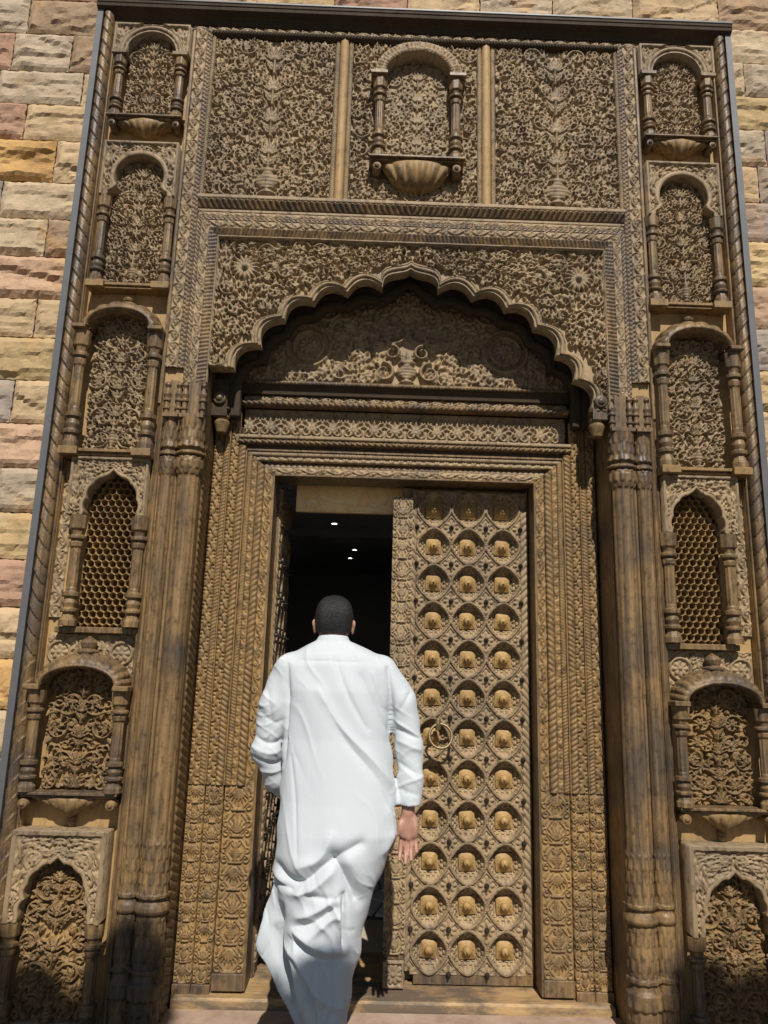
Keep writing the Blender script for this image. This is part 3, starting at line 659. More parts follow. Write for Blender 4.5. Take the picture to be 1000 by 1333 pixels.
# niches ----------------------------------------------------------------------
def carve(w, h, R, seed, base='vase'): return tree_of_life(w, h, R, seed, .0036, base)
def spandrel_orn(w, h, R, seed):
    o = Orn(w, h, .004); foliage(o, .004, w/2, .004, h-.004, R, seed); mirror(o); return o
def ledge_blocks(n, cx, z0, z1, hw, dep): return shelf(n, cx-hw, cx+hw, z0, z1, dep, 'golden', .09)
def row1(cx, sd):
    I = arc(cx, 3.40, .142, .142)
    n = plate('niche', portal, I, cx, 3.40, cx-.215, cx+.215, 3.583, -.075, .0, spandrel_orn(.43, .185, .034, sd), .027, .05, 'carved', .0045, .02, rim)
    panel('carved_panel', n, cx-.142, 2.985, carve(.284, .56, .036, sd+1, 'fan'), -.004, .052, 'carved')
    for q in (-1, 1):
        baluster(n, cx+q*.172, 2.987, 3.372, .030, -.062); Geo().box(cx+q*.172-.042, cx+q*.172+.042, -.108, .0, 3.372, 3.399, .004).obj('impost', 'turned', n)
    shelf(n, cx-.208, cx+.208, 2.962, 2.986, .10, 'turned')
    bowl(n, cx, 2.961, .165, .095, .095, 'golden', .035, swag=True)
    for q in (-1, 1): scroll_ball(n, cx+q*.178, 2.938, .020, -.085, .0, 'turned')
def row2(cx, sd):
    I = np.concatenate([[(cx-.162, 2.475), (cx-.158, 2.50), (cx-.135, 2.515), (cx-.122, 2.53)], cusped([(cx-.118, 2.545), (cx-.133, 2.60)], .1, 6, (cx, 2.5)), arc(cx, 2.60, .133, .130, 50)[1:-1],
                        cusped([(cx+.133, 2.60), (cx+.118, 2.545)], .1, 6, (cx, 2.5)), [(cx+.122, 2.53), (cx+.135, 2.515), (cx+.158, 2.50), (cx+.162, 2.475)]])
    n = plate('niche', portal, I, cx, 2.56, cx-.203, cx+.203, 2.805, -.078, .0, spandrel_orn(.406, .34, .034, sd), .027, .028, 'carved', .0045, .018)
    panel('carved_panel', n, cx-.165, 1.968, carve(.33, .765, .036, sd+1), -.003, .052, 'carved')
    for q in (-1, 1): baluster(n, cx+q*.18, 1.968, 2.474, .030, -.06)
    ledge_blocks(n, cx, 1.935, 1.967, .215, .075)
def row3(cx, sd):
    n = hood('niche', portal, cx, 1.69, .168, .10, .205, .165, -.135, -.001, 'turned', 16)
    for q in (-1, 1):
        Geo().box(cx+q*.196-.036, cx+q*.196+.036, -.15, .0, 1.668, 1.692, .005).obj('impost', 'turned', n); baluster(n, cx+q*.188, 1.036, 1.667, .033, -.085)
    lathe('finial', n, cx, -.02, [(1.855, .03), (1.866, .034), (1.874, .02), (1.88, .026), (1.893, .028), (1.905, .016), (1.915, .004)], 'turned', 20)
    panel('carved_panel', n, cx-.15, 1.036, carve(.30, .74, .046, sd), -.002, .052, 'carved')
    ledge_blocks(n, cx, 1.003, 1.035, .225, .11)
def lattice(parent, x0, x1, z0, z1, apex):
    nx, nz = int((x1-x0)/.0032), int((z1-z0)/.0032); X = np.linspace(x0, x1, nx)[None, :]; Z = np.linspace(z0, z1, nz)[:, None]
    a_, b_ = .036, .0312; h = 0*X*Z
    j0 = np.round((Z-z0)/b_)
    for dj in (-1, 0, 1):
        j = j0+dj; off = (j % 2)*a_/2; i = np.round((X-x0-off)/a_)
        for di in (-1, 0, 1):
            ux = np.abs(X-x0-off-(i+di)*a_); uz = np.abs(Z-z0-j*b_); hm = np.maximum(ux, ux*.5+uz*.866)
            h = np.maximum(h, np.where(hm < .0235, np.sqrt(np.clip(1-((hm-.018)/.0054)**2, 0, 1)), 0))
    P = np.stack([X+0*Z, .058-.066*h, Z+0*X], -1)
    grid('lattice', P, 'golden', parent, h*.4)
    Geo().box(x0, x1, .0601, .075, z0-.005, z1+.02).obj('lattice_back', 'dark', parent)  # dark colour stands in for shade seen through the lattice holes
def row4(cx, sd, s):
    def sym(p): return p+[(2*cx-x, z) for x, z in p[::-1]]
    I = np.concatenate([[(cx-.132, .70)], cusped([(cx-.128, .72), (cx-.122, .785), (cx-.088, .86), (cx-.045, .893)], .16, 10, (cx, .7)), [(cx-.02, .908), (cx, .93), (cx+.02, .908)],
                        cusped([(cx+.045, .893), (cx+.088, .86), (cx+.122, .785), (cx+.128, .72)], .16, 10, (cx, .7)), [(cx+.132, .70)]])
    xa, xb = (cx-.21, cx+.172) if s < 0 else (cx-.172, cx+.21)
    n = plate('niche', portal, I, cx, .74, xa, xb, .995, -.07, .0, spandrel_orn(xb-xa, .30, .032, sd), .027, .02, 'carved', .0045, .016)
    lattice(n, cx-.13, cx+.13, .155, .93, 0)
    for q in (-1, 1): baluster(n, cx+q*.152, .157, .699, .034, -.055)
    xo = s*1.738; xi = s*1.684
    strip('scroll_band', n, 'z', .20, .99, xo, xi, -.012, 'carved', 'scroll', .014)
    Geo().box(cx-.215, cx+.18, -.05, .001, .125, .155, .004).obj('base_rail', 'turned', n)
def row5(cx, sd):
    o = Orn(.42, .26, .004); foliage(o, .004, .21, .004, .256, .03, sd, avoid=lambda x, y, r: math.hypot(x-.06, y-.17) < .062+r); mirror(o)
    for q in (-1, 1):
        x = .21+q*.15
        for R in (.052,): o.path([(x+R*math.cos(a), .17+R*math.sin(a)) for a in np.linspace(0, 6.3, 40)], .008, .008, .9)
        o.flower(x, .17, .042, 8, 1)
    n = hood('niche', portal, cx, -.118, .178, .09, .215, .150, -.135, -.004, 'turned', 26)
    panel('rosette_board', n, cx-.21, -.137, o, -.003, .018, 'carved')
    for q in (-1, 1):
        Geo().box(cx+q*.205-.036, cx+q*.205+.036, -.15, .0, -.142, -.116, .005).obj('impost', 'turned', n); baluster(n, cx+q*.196, -.592, -.143, .033, -.085)
    lathe('finial', n, cx, -.035, [(.03, .05), (.04, .055), (.05, .03), (.062, .036), (.08, .04), (.095, .03), (.105, .012), (.112, .003)], 'turned', 20)
    panel('carved_panel', n, cx-.16, -.592, carve(.32, .55, .05, sd+1, 'fan'), -.002, .052, 'golden')
    shelf(n, cx-.225, cx+.225, -.618, -.593, .112, 'turned')
    bowl(n, cx, -.619, .178, .095, .106, 'golden', .04, swag=True)
    for q in (-1, 1): scroll_ball(n, cx+q*.198, -.645, .022, -.108, .0, 'golden')
def row6(cx, sd):
    I = np.concatenate([[(cx-.152, -1.14), (cx-.148, -1.115)], cusped([(cx-.15, -1.10), (cx-.128, -1.045), (cx-.122, -.985), (cx-.08, -.925), (cx-.03, -.90)], .16, 10, (cx, -1.05)), [(cx, -.873)],
                        cusped([(cx+.03, -.90), (cx+.08, -.925), (cx+.122, -.985), (cx+.128, -1.045), (cx+.15, -1.10)], .16, 10, (cx, -1.05)), [(cx+.148, -1.115), (cx+.152, -1.14)]])
    n = plate('niche', portal, I, cx, -1.03, cx-.21, cx+.21, -.757, -.085, .0, spandrel_orn(.42, .385, .034, sd), .027, .022, 'carved', .0045, .016, edge=.02)
    panel('carved_panel', n, cx-.155, -1.595, carve(.31, .71, .05, sd+1), -.004, .052, 'golden')
    for q in (-1, 1): baluster(n, cx+q*.186, -1.595, -1.139, .034, -.065)
for s in (-1, 1):
    sd = 100 if s < 0 else 200
    row1(s*1.513, sd); row2(s*1.502, sd+2); row3(s*1.512, sd+4); row4(s*1.470, sd+6, s); row5(s*1.516, sd+8); row6(s*1.528, sd+10)
for o_ in portal.children:
    if o_.name.startswith('niche'): o_.location.y = .043
# middle niche of the top panel
cx = .016
n = plate('niche', portal, arc(cx, 3.272, .190, .158, 80), cx, 3.272, cx-.24, cx+.24, 3.49, -.001, .004, None, .002, .002, 'carved', .02, .001)
bpy.data.objects.remove(n)
def ring(t): return .5+.5*np.abs(np.sin(t*9))
aI = arc(cx, 3.272, .186, .152, 120); aO = arc(cx, 3.272, .245, .212, 120)
tt = np.linspace(0, 1, 16); P2 = aI[:, None]*(1-tt)[None, :, None]+aO[:, None]*tt[None, :, None]
ang = np.linspace(0, math.pi, 120)[:, None]; hh = T['acanth'](ang*.225*2+0*tt, tt[None, :]*.999+0*ang)
P = np.stack([P2[..., 0], -.105-.012*hh+0*P2[..., 0], P2[..., 1]], -1); P = np.pad(P, ((1, 1), (1, 1), (0, 0)), 'edge'); P[0, :, 1] = P[-1, :, 1] = .0; P[:, 0, 1] = P[:, -1, 1] = .0
n = grid('niche', P, 'carved', portal, np.pad(hh, 1, 'edge'))
panel('carved_panel', n, cx-.186, 2.735, carve(.372, .66, .042, 301, 'fan'), -.012, .024, 'carved')
for q in (-1, 1):
    baluster(n, cx+q*.213, 2.737, 3.245, .032, -.075); Geo().box(cx+q*.22-.046, cx+q*.22+.046, -.13, .0, 3.246, 3.271, .004).obj('impost', 'turned', n)
    scroll_ball(n, cx+q*.218, 2.68, .024, -.10, .0, 'turned')
shelf(n, cx-.262, cx+.262, 2.712, 2.736, .122, 'turned')
bowl(n, cx, 2.711, .20, .15, .112, 'golden', 0)

# door leaves -------------------------------------------------------------------
CW, CH = .190, .2022
def boss_cell():
    nx, nz = 60, 64; x = np.linspace(-CW/2, CW/2, nx)[None, :]; z = np.linspace(-CH/2, CH/2, nz)[:, None]
    ax, az = np.abs(x), np.abs(z)
    m = ((ax/.0945)**1.86+(az/.1005)**1.86)**(1/1.86); lob = m*(1-.04*np.cos(np.arctan2(az, ax)*4))
    q = np.maximum(ax/.049, az/.049); sq = np.maximum(ax-.050, az-.050)
    sq2 = np.maximum(ax, az)+.35*np.minimum(ax, az)*0-.047; step = np.clip(np.floor((.034-sq2)/.0115)+1, 0, 3)
    blk = ((np.floor((x+1)/.0135)+np.floor((z+1)/.0135)) % 2)*.008
    dip = -.0105*step-blk*((step > 0) & (step < 4))
    h = np.where(lob < .86, .004+dip, .004)
    ring_ = np.sqrt(np.clip(1-((lob-.93)/.075)**2, 0, 1)); h = np.where((lob < 1.005) & (ring_ > 0), np.maximum(h, .004+.016*ring_), h)
    h = np.where(np.abs(lob-.93) < .012, h-.006, h)
    dx, dz = CW/2-ax, CH/2-az; r = np.hypot(dx, dz); th = np.arctan2(dz, dx)
    pet = np.abs(np.cos(th*4)); ro = np.clip(1-(r/(.045*(.55+.45*pet)))**3, 0, 1)**.5*(.5+.5*r/.045)*.016
    rim2 = .010*np.sqrt(np.clip(1-((dx/.058+dz/.062-1)/.14)**2, 0, 1))
    h = np.where(lob >= 1.005, np.maximum(np.maximum(ro, rim2), .001), h)
    plate_ = (ax < .0495) & (az < .0495); h = np.where(plate_, -.040, h)
    P = np.stack([x+0*z, -h, z+0*x], -1)
    return P, np.clip(h/.018, 0, 1)
cellP, cellH = boss_cell()
def cell_mesh(parent):
    o = grid('boss_panel', cellP, 'carved', parent, cellH); o.data.transform(Matrix.Translation((0, 0, -ZC))); return o
def boss_obj(parent):
    n = 40; th = np.linspace(0, 2*math.pi, n, endpoint=False)[:, None]
    sc = 1-.10*np.abs(np.sin(th*6)); sqr = 1/np.maximum(np.abs(np.cos(th)), np.abs(np.sin(th)))
    pr = [(.046, -.0558, 3), (.046, -.046, 3), (.0445, -.044, 3), (.034, -.044, 1), (.0335, -.040, 1), (.027, -.040, 1), (.0235, -.038, 0), (.0235, -.030, 0), (.0225, -.020, 0), (.019, -.013, 0), (.012, -.009, 0), (.0055, -.008, 0), (.005, .004, 0), (.003, .009, 0), (.0004, .010, 0)]
    R = []
    for r, y, k in pr:
        f = np.minimum(sqr, 1.40) if k == 3 else (sc if k == 1 else np.ones_like(th)); f = f if k else f
        R.append(np.concatenate([r*f*np.cos(th), np.full_like(th, -y-.0155), r*f*np.sin(th)], 1))
    P = np.stack(R, 1); o = grid('boss', P, 'boss', parent, np.full(P.shape[:2], .3), wrap=True)
    o.data.transform(Matrix.Translation((0, 0, -ZC))); return o
def stud_obj(parent):
    n = 10; th = np.linspace(0, 2*math.pi, n, endpoint=False)
    pr = [(.013, 0), (.013, .006), (.009, .012), (.004, .026), (.0003, .030)]
    P = np.stack([np.stack([r*np.cos(th), np.full(n, -.012-y), r*np.sin(th)], -1) for r, y in pr], 1)
    o = grid('stud', P, 'iron', parent, np.full(P.shape[:2], .3), wrap=True); o.data.transform(Matrix.Translation((0, 0, -ZC))); return o
protos = {}; srd = random.Random(21)
def leaf_door(s, hinge, rotz, full):
    """leaf built from its hinge: x runs from the hinge (0) to the meeting edge (s*.70)"""
    def B(x0, x1, *r): return (*sorted((s*x0, s*x1)), *r)
    g = Geo().box(*B(.004, .695, .0655, .09, -1.508, .985)).box(*B(.004, .012, .0, .0654, -1.508, .985)).box(*B(.640, .695, .004, .0654, -1.508, .985))
    d = g.obj('door_leaf', 'turned', portal); d.location = hinge; d.rotation_euler = (0, 0, rotz)
    xs = [.048+CW/2+k*CW for k in range(3)]; zs = [.866-k*CH+.0 for k in range(12)]
    def put(kind, fn, loc):
        if kind not in protos: protos[kind] = fn(d); protos[kind].location = loc; return protos[kind]
        return copy_to(protos[kind], d, loc)
    for z in zs:
        for x in xs:
            put('cell', cell_mesh, (s*x, 0, z+ZC)); b_ = put('boss', boss_obj, (s*x, 0, z+ZC))
            b_.rotation_euler = (srd.gauss(0, .03), srd.gauss(0, .05), srd.gauss(0, .03)); b_.scale = [srd.uniform(.87, .96)]*3
    for k in range(11):
        for x in [xs[0]-CW/2, xs[0]+CW/2, xs[1]+CW/2, xs[2]+CW/2]: put('stud', stud_obj, (s*x, 0, zs[k]-CH/2+ZC))
    for x in [xs[0]+CW/2, xs[1]+CW/2]: put('stud', stud_obj, (s*x, 0, zs[-1]-CH/2+ZC+.002))
    strip('border_band', d, 'z', -1.445, .97, s*.013, s*.0475, .0, 'carved', rope(.04, .9), .010, 'roll', .004, back=.04)
    strip('border_band', d, 'z', -1.445, .97, s*.6185, s*.645, .0, 'carved', rope(.04, -.9), .010, 'roll', .004, back=.04)
    strip('border_band', d, 'x', s*.0476, s*.618, -1.4445, zs[-1]-CH/2-.0005, .0, 'carved', rope(.03, .9), .008, 'flat', .0, back=.04)
    Geo().box(*B(.0125, .6, -.006, .0434, -1.506, -1.4455, .003)).obj('bottom_rail', 'turned', d)
    return d
right_leaf = leaf_door(-1, (.698, .36, 0), 0, True)
right_leaf['label'] = 'closed studded door leaf with ring handle'
left_leaf = leaf_door(1, (-.690, .40, 0), math.radians(91.0), True)
left_leaf['label'] = 'open door leaf swung inwards'
# carved cover strip on the meeting edge of the closed leaf
so = stacked(.108, 2.28, 5, .0036); so.H = np.maximum(so.H, 0)
cov = panel('cover_strip', right_leaf, -.70-.052, -1.36, so, -.048, .014, 'carved', .045)
oo = Orn(.10, .115, .003); oo.flower(.05, .057, .048, 10, 1); oo.H[:4] = oo.H[-4:] = .7; oo.H[:, :4] = oo.H[:, -4:] = .7
panel('rosette_block', right_leaf, -.75, -1.502, oo, -.055, .018, 'carved', .05)
Geo().box(-.742, -.65, -.046, .0, -1.385, -1.361, .002).obj('cover_base', 'turned', right_leaf)
# ring handle on the first column of bosses
th = np.linspace(0, 2*math.pi, 40, endpoint=False)[:, None]; ph = np.linspace(0, 2*math.pi, 9)[None, :]
rx, rz = -.698+.215, -.335
P = np.stack([rx+(.058+.0075*np.cos(ph))*np.cos(th), -.075+.0075*np.sin(ph)+.02*np.sin(th), rz+(.058+.0075*np.cos(ph))*np.sin(th)], -1)
grid('ring_handle', P, 'bronze', right_leaf, np.full(P.shape[:2], .3), wrap=True)
lathe('handle_spindle', right_leaf, rx-.012, -.05, [(rz+.025, .006), (rz+.03, .014), (rz+.06, .017), (rz+.085, .012), (rz+.09, .003)], 'bronze', 16, half=False)
# threshold
Geo().box(-1.03, 1.03, .17, .78, -1.6, -1.512, .01).obj('threshold', 'sill', portal)

# ================================================================ stone wall
wall = empty('stone_wall', 'wall of rough quarry-faced sandstone blocks in tan, pink and grey around the portal', 'wall')
Geo().box(-3.75, -1.845, .10, .42, -1.6, 4.59).box(1.847, 3.75, .10, .42, -1.6, 4.9).box(-1.845, 1.847, .1215, .42, 3.739, 4.59).box(-1.8449, 1.8469, .37, .42, 1.31, 3.738).box(-1.8449, -1.05, .37, .42, -1.6, 1.309).box(1.05, 1.8469, .37, .42, -1.6, 1.309).obj('mortar_bed', 'mortar', wall)
C = dict(tan=(.52, .375, .22), lt=(.52, .40, .26), pink=(.48, .315, .205), red=(.42, .255, .17), gry=(.34, .28, .23), org=(.52, .315, .125), yel=(.50, .36, .185), brn=(.39, .27, .17), mau=(.36, .275, .22), gt=(.45, .355, .25))
keys = list(C); srnd = random.Random(5)
def stone(x0, x1, z0, z1, c, k):
    gap = .003; x0 += gap; x1 -= gap; z0 += gap; z1 -= gap
    nx, nz = max(6, int((x1-x0)/.016)), max(6, int((z1-z0)/.016))
    g = np.random.default_rng(1000+k)
    u = np.linspace(0, 1, nx)[None, :]; v = np.linspace(0, 1, nz)[:, None]; X = x0+(x1-x0)*u+0*v; Z = z0+(z1-z0)*v+0*u
    e = np.minimum(np.minimum(u, 1-u)*(x1-x0), np.minimum(v, 1-v)*(z1-z0)); h = .012+.018*np.clip(e/.03, 0, 1)**.5*g.uniform(.6, 1.25)
    def vn(fx, fz):            # value noise on the block face
        A = g.normal(0, 1, (fz+2, fx+2)); a_, b_ = u*fx, v*fz; i, j = a_.astype(int), b_.astype(int); p, q = a_-i, b_-j
        return (A[j, i]*(1-p)+A[j, i+1]*p)*(1-q)+(A[j+1, i]*(1-p)+A[j+1, i+1]*p)*q
    ax_ = max(1, int(round((x1-x0)/.09))); az_ = max(1, int(round((z1-z0)/.07)))
    h = h+.008*np.abs(vn(ax_, az_))+.0045*np.abs(vn(ax_*2, az_))+.0022*vn(ax_*4, az_*3)
    for q in range(3):          # broken ledges where a flake has come away
        a = g.uniform(-.5, .5); c0 = g.uniform(.05, .75); d = v-c0-a*(u-.5)-.10*vn(3, 2)*.6
        h = h-.014*g.uniform(.2, 1.1)*np.clip(-d/.03, 0, 1)*np.clip(d/.5+1, 0, 1)*np.clip(e/.02, 0, 1)
    h = np.clip(h*(.45+.55*np.clip(e/.03, 0, 1)), .004, .085)
    J = g.normal(0, .0018, (2, *h.shape)); P = np.stack([X+J[0], .085-h, Z+J[1]], -1)
    P = np.pad(P, ((1, 1), (1, 1), (0, 0)), 'edge'); P[0, :, 1] = P[-1, :, 1] = .13; P[:, 0, 1] = P[:, -1, 1] = .13
    o = mk('stone', P, gfaces(*P.shape[:2]), 'stone', wall, None, False, True, tuple(np.clip(np.array(C[c])*g.uniform(.88, 1.1), 0, 1)))
    return o
k = 0
ZL = [4.60, 4.36, 4.10, 3.852, 3.61, 3.352, 3.13, 2.893, 2.623, 2.393, 2.16, 1.909, 1.682, 1.439, 1.198, .959, .723, .484, .245, -.007, -.247, -.49, -.73, -.97, -1.21, -1.42, -1.598]
first = {3: [(-2.30, 'brn'), (-2.62, 'gt')], 4: [(-2.02, 'brn'), (-2.36, 'gt')], 5: [(-1.93, 'tan'), (-2.42, 'gt')], 6: [(-2.23, 'tan'), (-2.6, 'red')], 7: [(-2.03, 'tan'), (-2.52, 'org')], 8: [(-2.30, 'lt'), (-2.6, 'gry')], 9: [(-2.02, 'brn'), (-2.46, 'lt')],
         10: [(-2.36, 'pink'), (-2.7, 'gry')], 11: [(-2.02, 'tan'), (-2.5, 'tan')], 12: [(-2.42, 'yel')], 13: [(-2.08, 'tan'), (-2.4, 'gry')], 14: [(-2.35, 'pink')], 15: [(-2.10, 'gt'), (-2.4, 'yel')], 16: [(-2.3, 'yel')], 17: [(-2.14, 'red'), (-2.6, 'tan')], 18: [(-2.4, 'tan')], 19: [(-2.2, 'org')], 20: [(-2.3, 'lt')]}
for i in range(len(ZL)-1):      # left of the portal
    x = -1.846; todo = list(first.get(i, []))
    while x > -3.3:
        if todo: xn, c = todo.pop(0)
        else: xn, c = x-srnd.uniform(.26, .5), srnd.choice(keys)
        stone(xn, x, ZL[i+1], ZL[i], c, k); k += 1; x = xn
ZR = [4.60, 4.34, 4.09, 3.842, 3.606, 3.37, 3.144, 2.898, 2.663, 2.414, 2.134, 1.88, 1.632, 1.40, 1.15, .91, .67, .43, .19, -.05, -.29, -.53, -.77, -1.01, -1.25, -1.44, -1.598]
firstR = {3: [(2.3, 'lt')], 4: [(1.97, 'lt'), (2.3, 'gt')], 5: [(2.3, 'yel')], 6: [(2.06, 'gt'), (2.4, 'gry')], 7: [(2.0, 'lt'), (2.4, 'gry')], 8: [(2.35, 'mau')], 9: [(2.05, 'yel'), (2.4, 'org')], 10: [(2.2, 'pink')], 11: [(2.1, 'gry')], 12: [(2.25, 'yel')], 13: [(2.1, 'tan')], 14: [(2.2, 'lt')]}
for i in range(len(ZR)-1):
    x = 1.848; todo = list(firstR.get(i, []))
    while x < 3.3:
        if todo: xn, c = todo.pop(0)
        else: xn, c = x+srnd.uniform(.26, .5), srnd.choice(keys)
        stone(x, xn, ZR[i+1], ZR[i], c, k); k += 1; x = xn
for i, (za, zb) in enumerate(((3.742, 4.09), (4.09, 4.34), (4.34, 4.60))):
    xs = [-1.846, -1.416, -.957, -.49, -.05, .39, .83, 1.32, 1.848] if i == 0 else [-1.846]+sorted(-1.84+3.68*(q+srnd.uniform(.3, .7))/8 for q in range(8))[:]+[1.848]
    cs = ['brn', 'tan', 'yel', 'red', 'tan', 'gt', 'lt', 'tan']
    for j in range(len(xs)-1): stone(xs[j], xs[j+1], za, zb, cs[j] if i == 0 and j < 8 else srnd.choice(keys), k); k += 1

# ================================================================ ground and room behind the door
gr = Geo().box(-60, 60, -80, -.9005, -.3, 0).box(-60, -1.05, .1701, .6, -.3, -.001).box(1.05, 60, .1701, .6, -.3, -.001).obj('ground', 'court', None, zc=False); tag(gr, kind='structure')
lp = Geo().box(-2.6, 2.6, -.90, .17, -.3, .045, .006).obj('stone_landing', 'paving', None, zc=False); tag(lp, kind='structure')
f0 = Geo().box(-1.0, 1.0, .781, 1.30, -.1, .085).obj('entry_floor', 'pale_floor', None, zc=False); tag(f0, kind='structure')
f1 = Geo().box(-3.0, 3.0, 1.301, 9.0, -.1, .075).obj('room_floor', 'grout', None, zc=False); tag(f1, kind='structure')
g = np.random.default_rng(3)
NXF, NYF = 15, 11
GX = np.linspace(-1.5, 1.5, NXF+1)[:, None]+g.normal(0, .035, (NXF+1, NYF+1)); GY = np.linspace(1.36, 3.6, NYF+1)[None, :]+g.normal(0, .045, (NXF+1, NYF+1))
GX += .10*(np.arange(NYF+1) % 2)[None, :]
for i in range(NXF):
    for j in range(NYF):
        q = np.array([(GX[a, b], GY[a, b]) for a, b in ((i, j), (i+1, j), (i+1, j+1), (i, j+1))]); c = q.mean(0); d = (q-c)
        q = c+d*(1-.009/np.hypot(*d.T)[:, None]*1.3); q[:, 1] = np.maximum(q[:, 1], 1.302); zt = .086+g.uniform(0, .004)
        V = [(x, y, .06) for x, y in q]+[(x, y, zt-.003) for x, y in q]+[(c[0]+(x-c[0])*.96, c[1]+(y-c[1])*.96, zt) for x, y in q]
        Fq = [(8, 9, 10, 11)]+[(a+o_, (a+1) % 4+o_, (a+1) % 4+4+o_, a+4+o_) for a in range(4) for o_ in (0, 4)]
        mk('paving_stone', V, Fq, 'white_stone', f1, None, False, False)
sf = Geo().box(-.605, .70, .475, .50, .868, 1.10).obj('doorway_header', 'veneer', None); tag(sf, kind='structure')
st = Geo().box(-.605, .70, .470, .505, .858, .8675, .002).obj('header_trim', 'veneer', sf)
sc_ = Geo().box(-.94, .94, .61, 1.33, 1.34, 1.6).obj('doorway_ceiling', 'room_ceiling', None); tag(sc_, kind='structure')
w = Geo().box(-3.1, -.95, .43, .60, .0, 3.4).box(.95, 3.1, .43, .60, .0, 3.4).box(-.949, .949, .43, .60, 2.92, 3.4).box(-3.1, -3.0, .601, 9.1, 0, 3.4).box(3.0, 3.1, .601, 9.1, 0, 3.4).box(-2.999, 2.999, 9.0, 9.1, 0, 3.4)
w.box(.35, .5, 5.0, 6.2, .1, 3.3)
w = w.obj('room_walls', 'room_wall', None, zc=False); tag(w, kind='structure')
pg = Geo().box(-.999, -.761, .601, 1.33, .086, 2.93).box(.761, .999, .601, 1.33, .086, 2.93).obj('doorway_reveal', 'room_wall', None, zc=False); tag(pg, kind='structure')
cl = Geo().box(-2.999, 2.999, .601, 8.999, 3.20, 3.39).box(-1.6, 1.6, 3.0, 3.3, 3.12, 3.199).box(-1.6, 1.6, 5.0, 5.3, 3.12, 3.199).obj('room_ceiling', 'room_ceiling', None, zc=False); tag(cl, kind='structure')
CAMP = np.array([-.169, -3.6, ZC])
for i, (x, y) in enumerate(((-.60, 4.59), (-.42, 5.30), (-.40, 6.45), (-.48, 7.27))):
    o = bpy.data.objects.new('ceiling_lamp', None); col.objects.link(o); o.location = (x, y, 3.2)
    tag(o, ('lit round downlight in the dark ceiling closest to the doorway header', 'lit round downlight, second from the doorway header in the dark room', 'lit round downlight, third from the doorway header in the dark room', 'lit round downlight deepest inside the dark room')[i], 'lamp', 'downlights in the ceiling beyond the door')
    n = 20; th = np.linspace(0, 2*math.pi, n, endpoint=False)
    P = np.stack([np.stack([r*np.cos(th), r*np.sin(th), np.full(n, z)], -1) for r, z in ((.05, 0), (.05, -.008), (.036, -.012), (.033, -.004))], 1)
    mk('trim_ring', P, gfaces(n, 4, True), 'room_ceiling', o, None, True, False)
    P = np.stack([np.stack([r*np.cos(th), r*np.sin(th), np.full(n, -.005)], -1) for r in (.032, .0005)], 1)
    mk('lamp_glass', P, gfaces(n, 2, True), 'lamp', o, None, True, False)

# ================================================================ the visitor in a white robe
def surface_nets(F, org, h):
    ins = F < 0; nx, ny, nz = F.shape
    c = np.zeros((nx-1, ny-1, nz-1), np.int8)
    for a in (0, 1):
        for b in (0, 1):
            for d in (0, 1): c += ins[a:nx-1+a, b:ny-1+b, d:nz-1+d]
    act = np.argwhere((c > 0) & (c < 8)); idx = np.full(c.shape, -1, np.int32); idx[tuple(act.T)] = np.arange(len(act))
    S = np.zeros((len(act), 3)); N = np.zeros(len(act))
    cor = [(a, b, d) for a in (0, 1) for b in (0, 1) for d in (0, 1)]
    for i, p in enumerate(cor):
        for q in cor[i+1:]:
            if sum(abs(u-w) for u, w in zip(p, q)) != 1: continue
            f0 = F[tuple((act+p).T)]; f1 = F[tuple((act+q).T)]; m = (f0 < 0) != (f1 < 0)
            t = np.where(m, f0/np.where(m, f0-f1, 1), 0)[:, None]; S += np.where(m[:, None], np.array(p)*(1-t)+np.array(q)*t, 0); N += m
    V = (act+S/N[:, None])*h+org; Q = []
    for ax in range(3):
        sl0 = [slice(None)]*3; sl1 = [slice(None)]*3; sl0[ax] = slice(0, -1); sl1[ax] = slice(1, None)
        e = np.argwhere(ins[tuple(sl0)] != ins[tuple(sl1)]); o1, o2 = [k for k in range(3) if k != ax]
        e = e[(e[:, o1] > 0) & (e[:, o2] > 0)]; e = e[(e[:, o1] < F.shape[o1]-1) & (e[:, o2] < F.shape[o2]-1)]
        A = e.copy(); B = e.copy(); B[:, o1] -= 1; D = e.copy(); D[:, o2] -= 1; Cc = B.copy(); Cc[:, o2] -= 1
        q = np.stack([idx[tuple(k.T)] for k in (A, B, Cc, D)], 1); fl = ins[tuple(e.T)] ^ (ax == 1)
        q[fl] = q[fl][:, ::-1]; Q.append(q)
    return V, np.concatenate(Q)
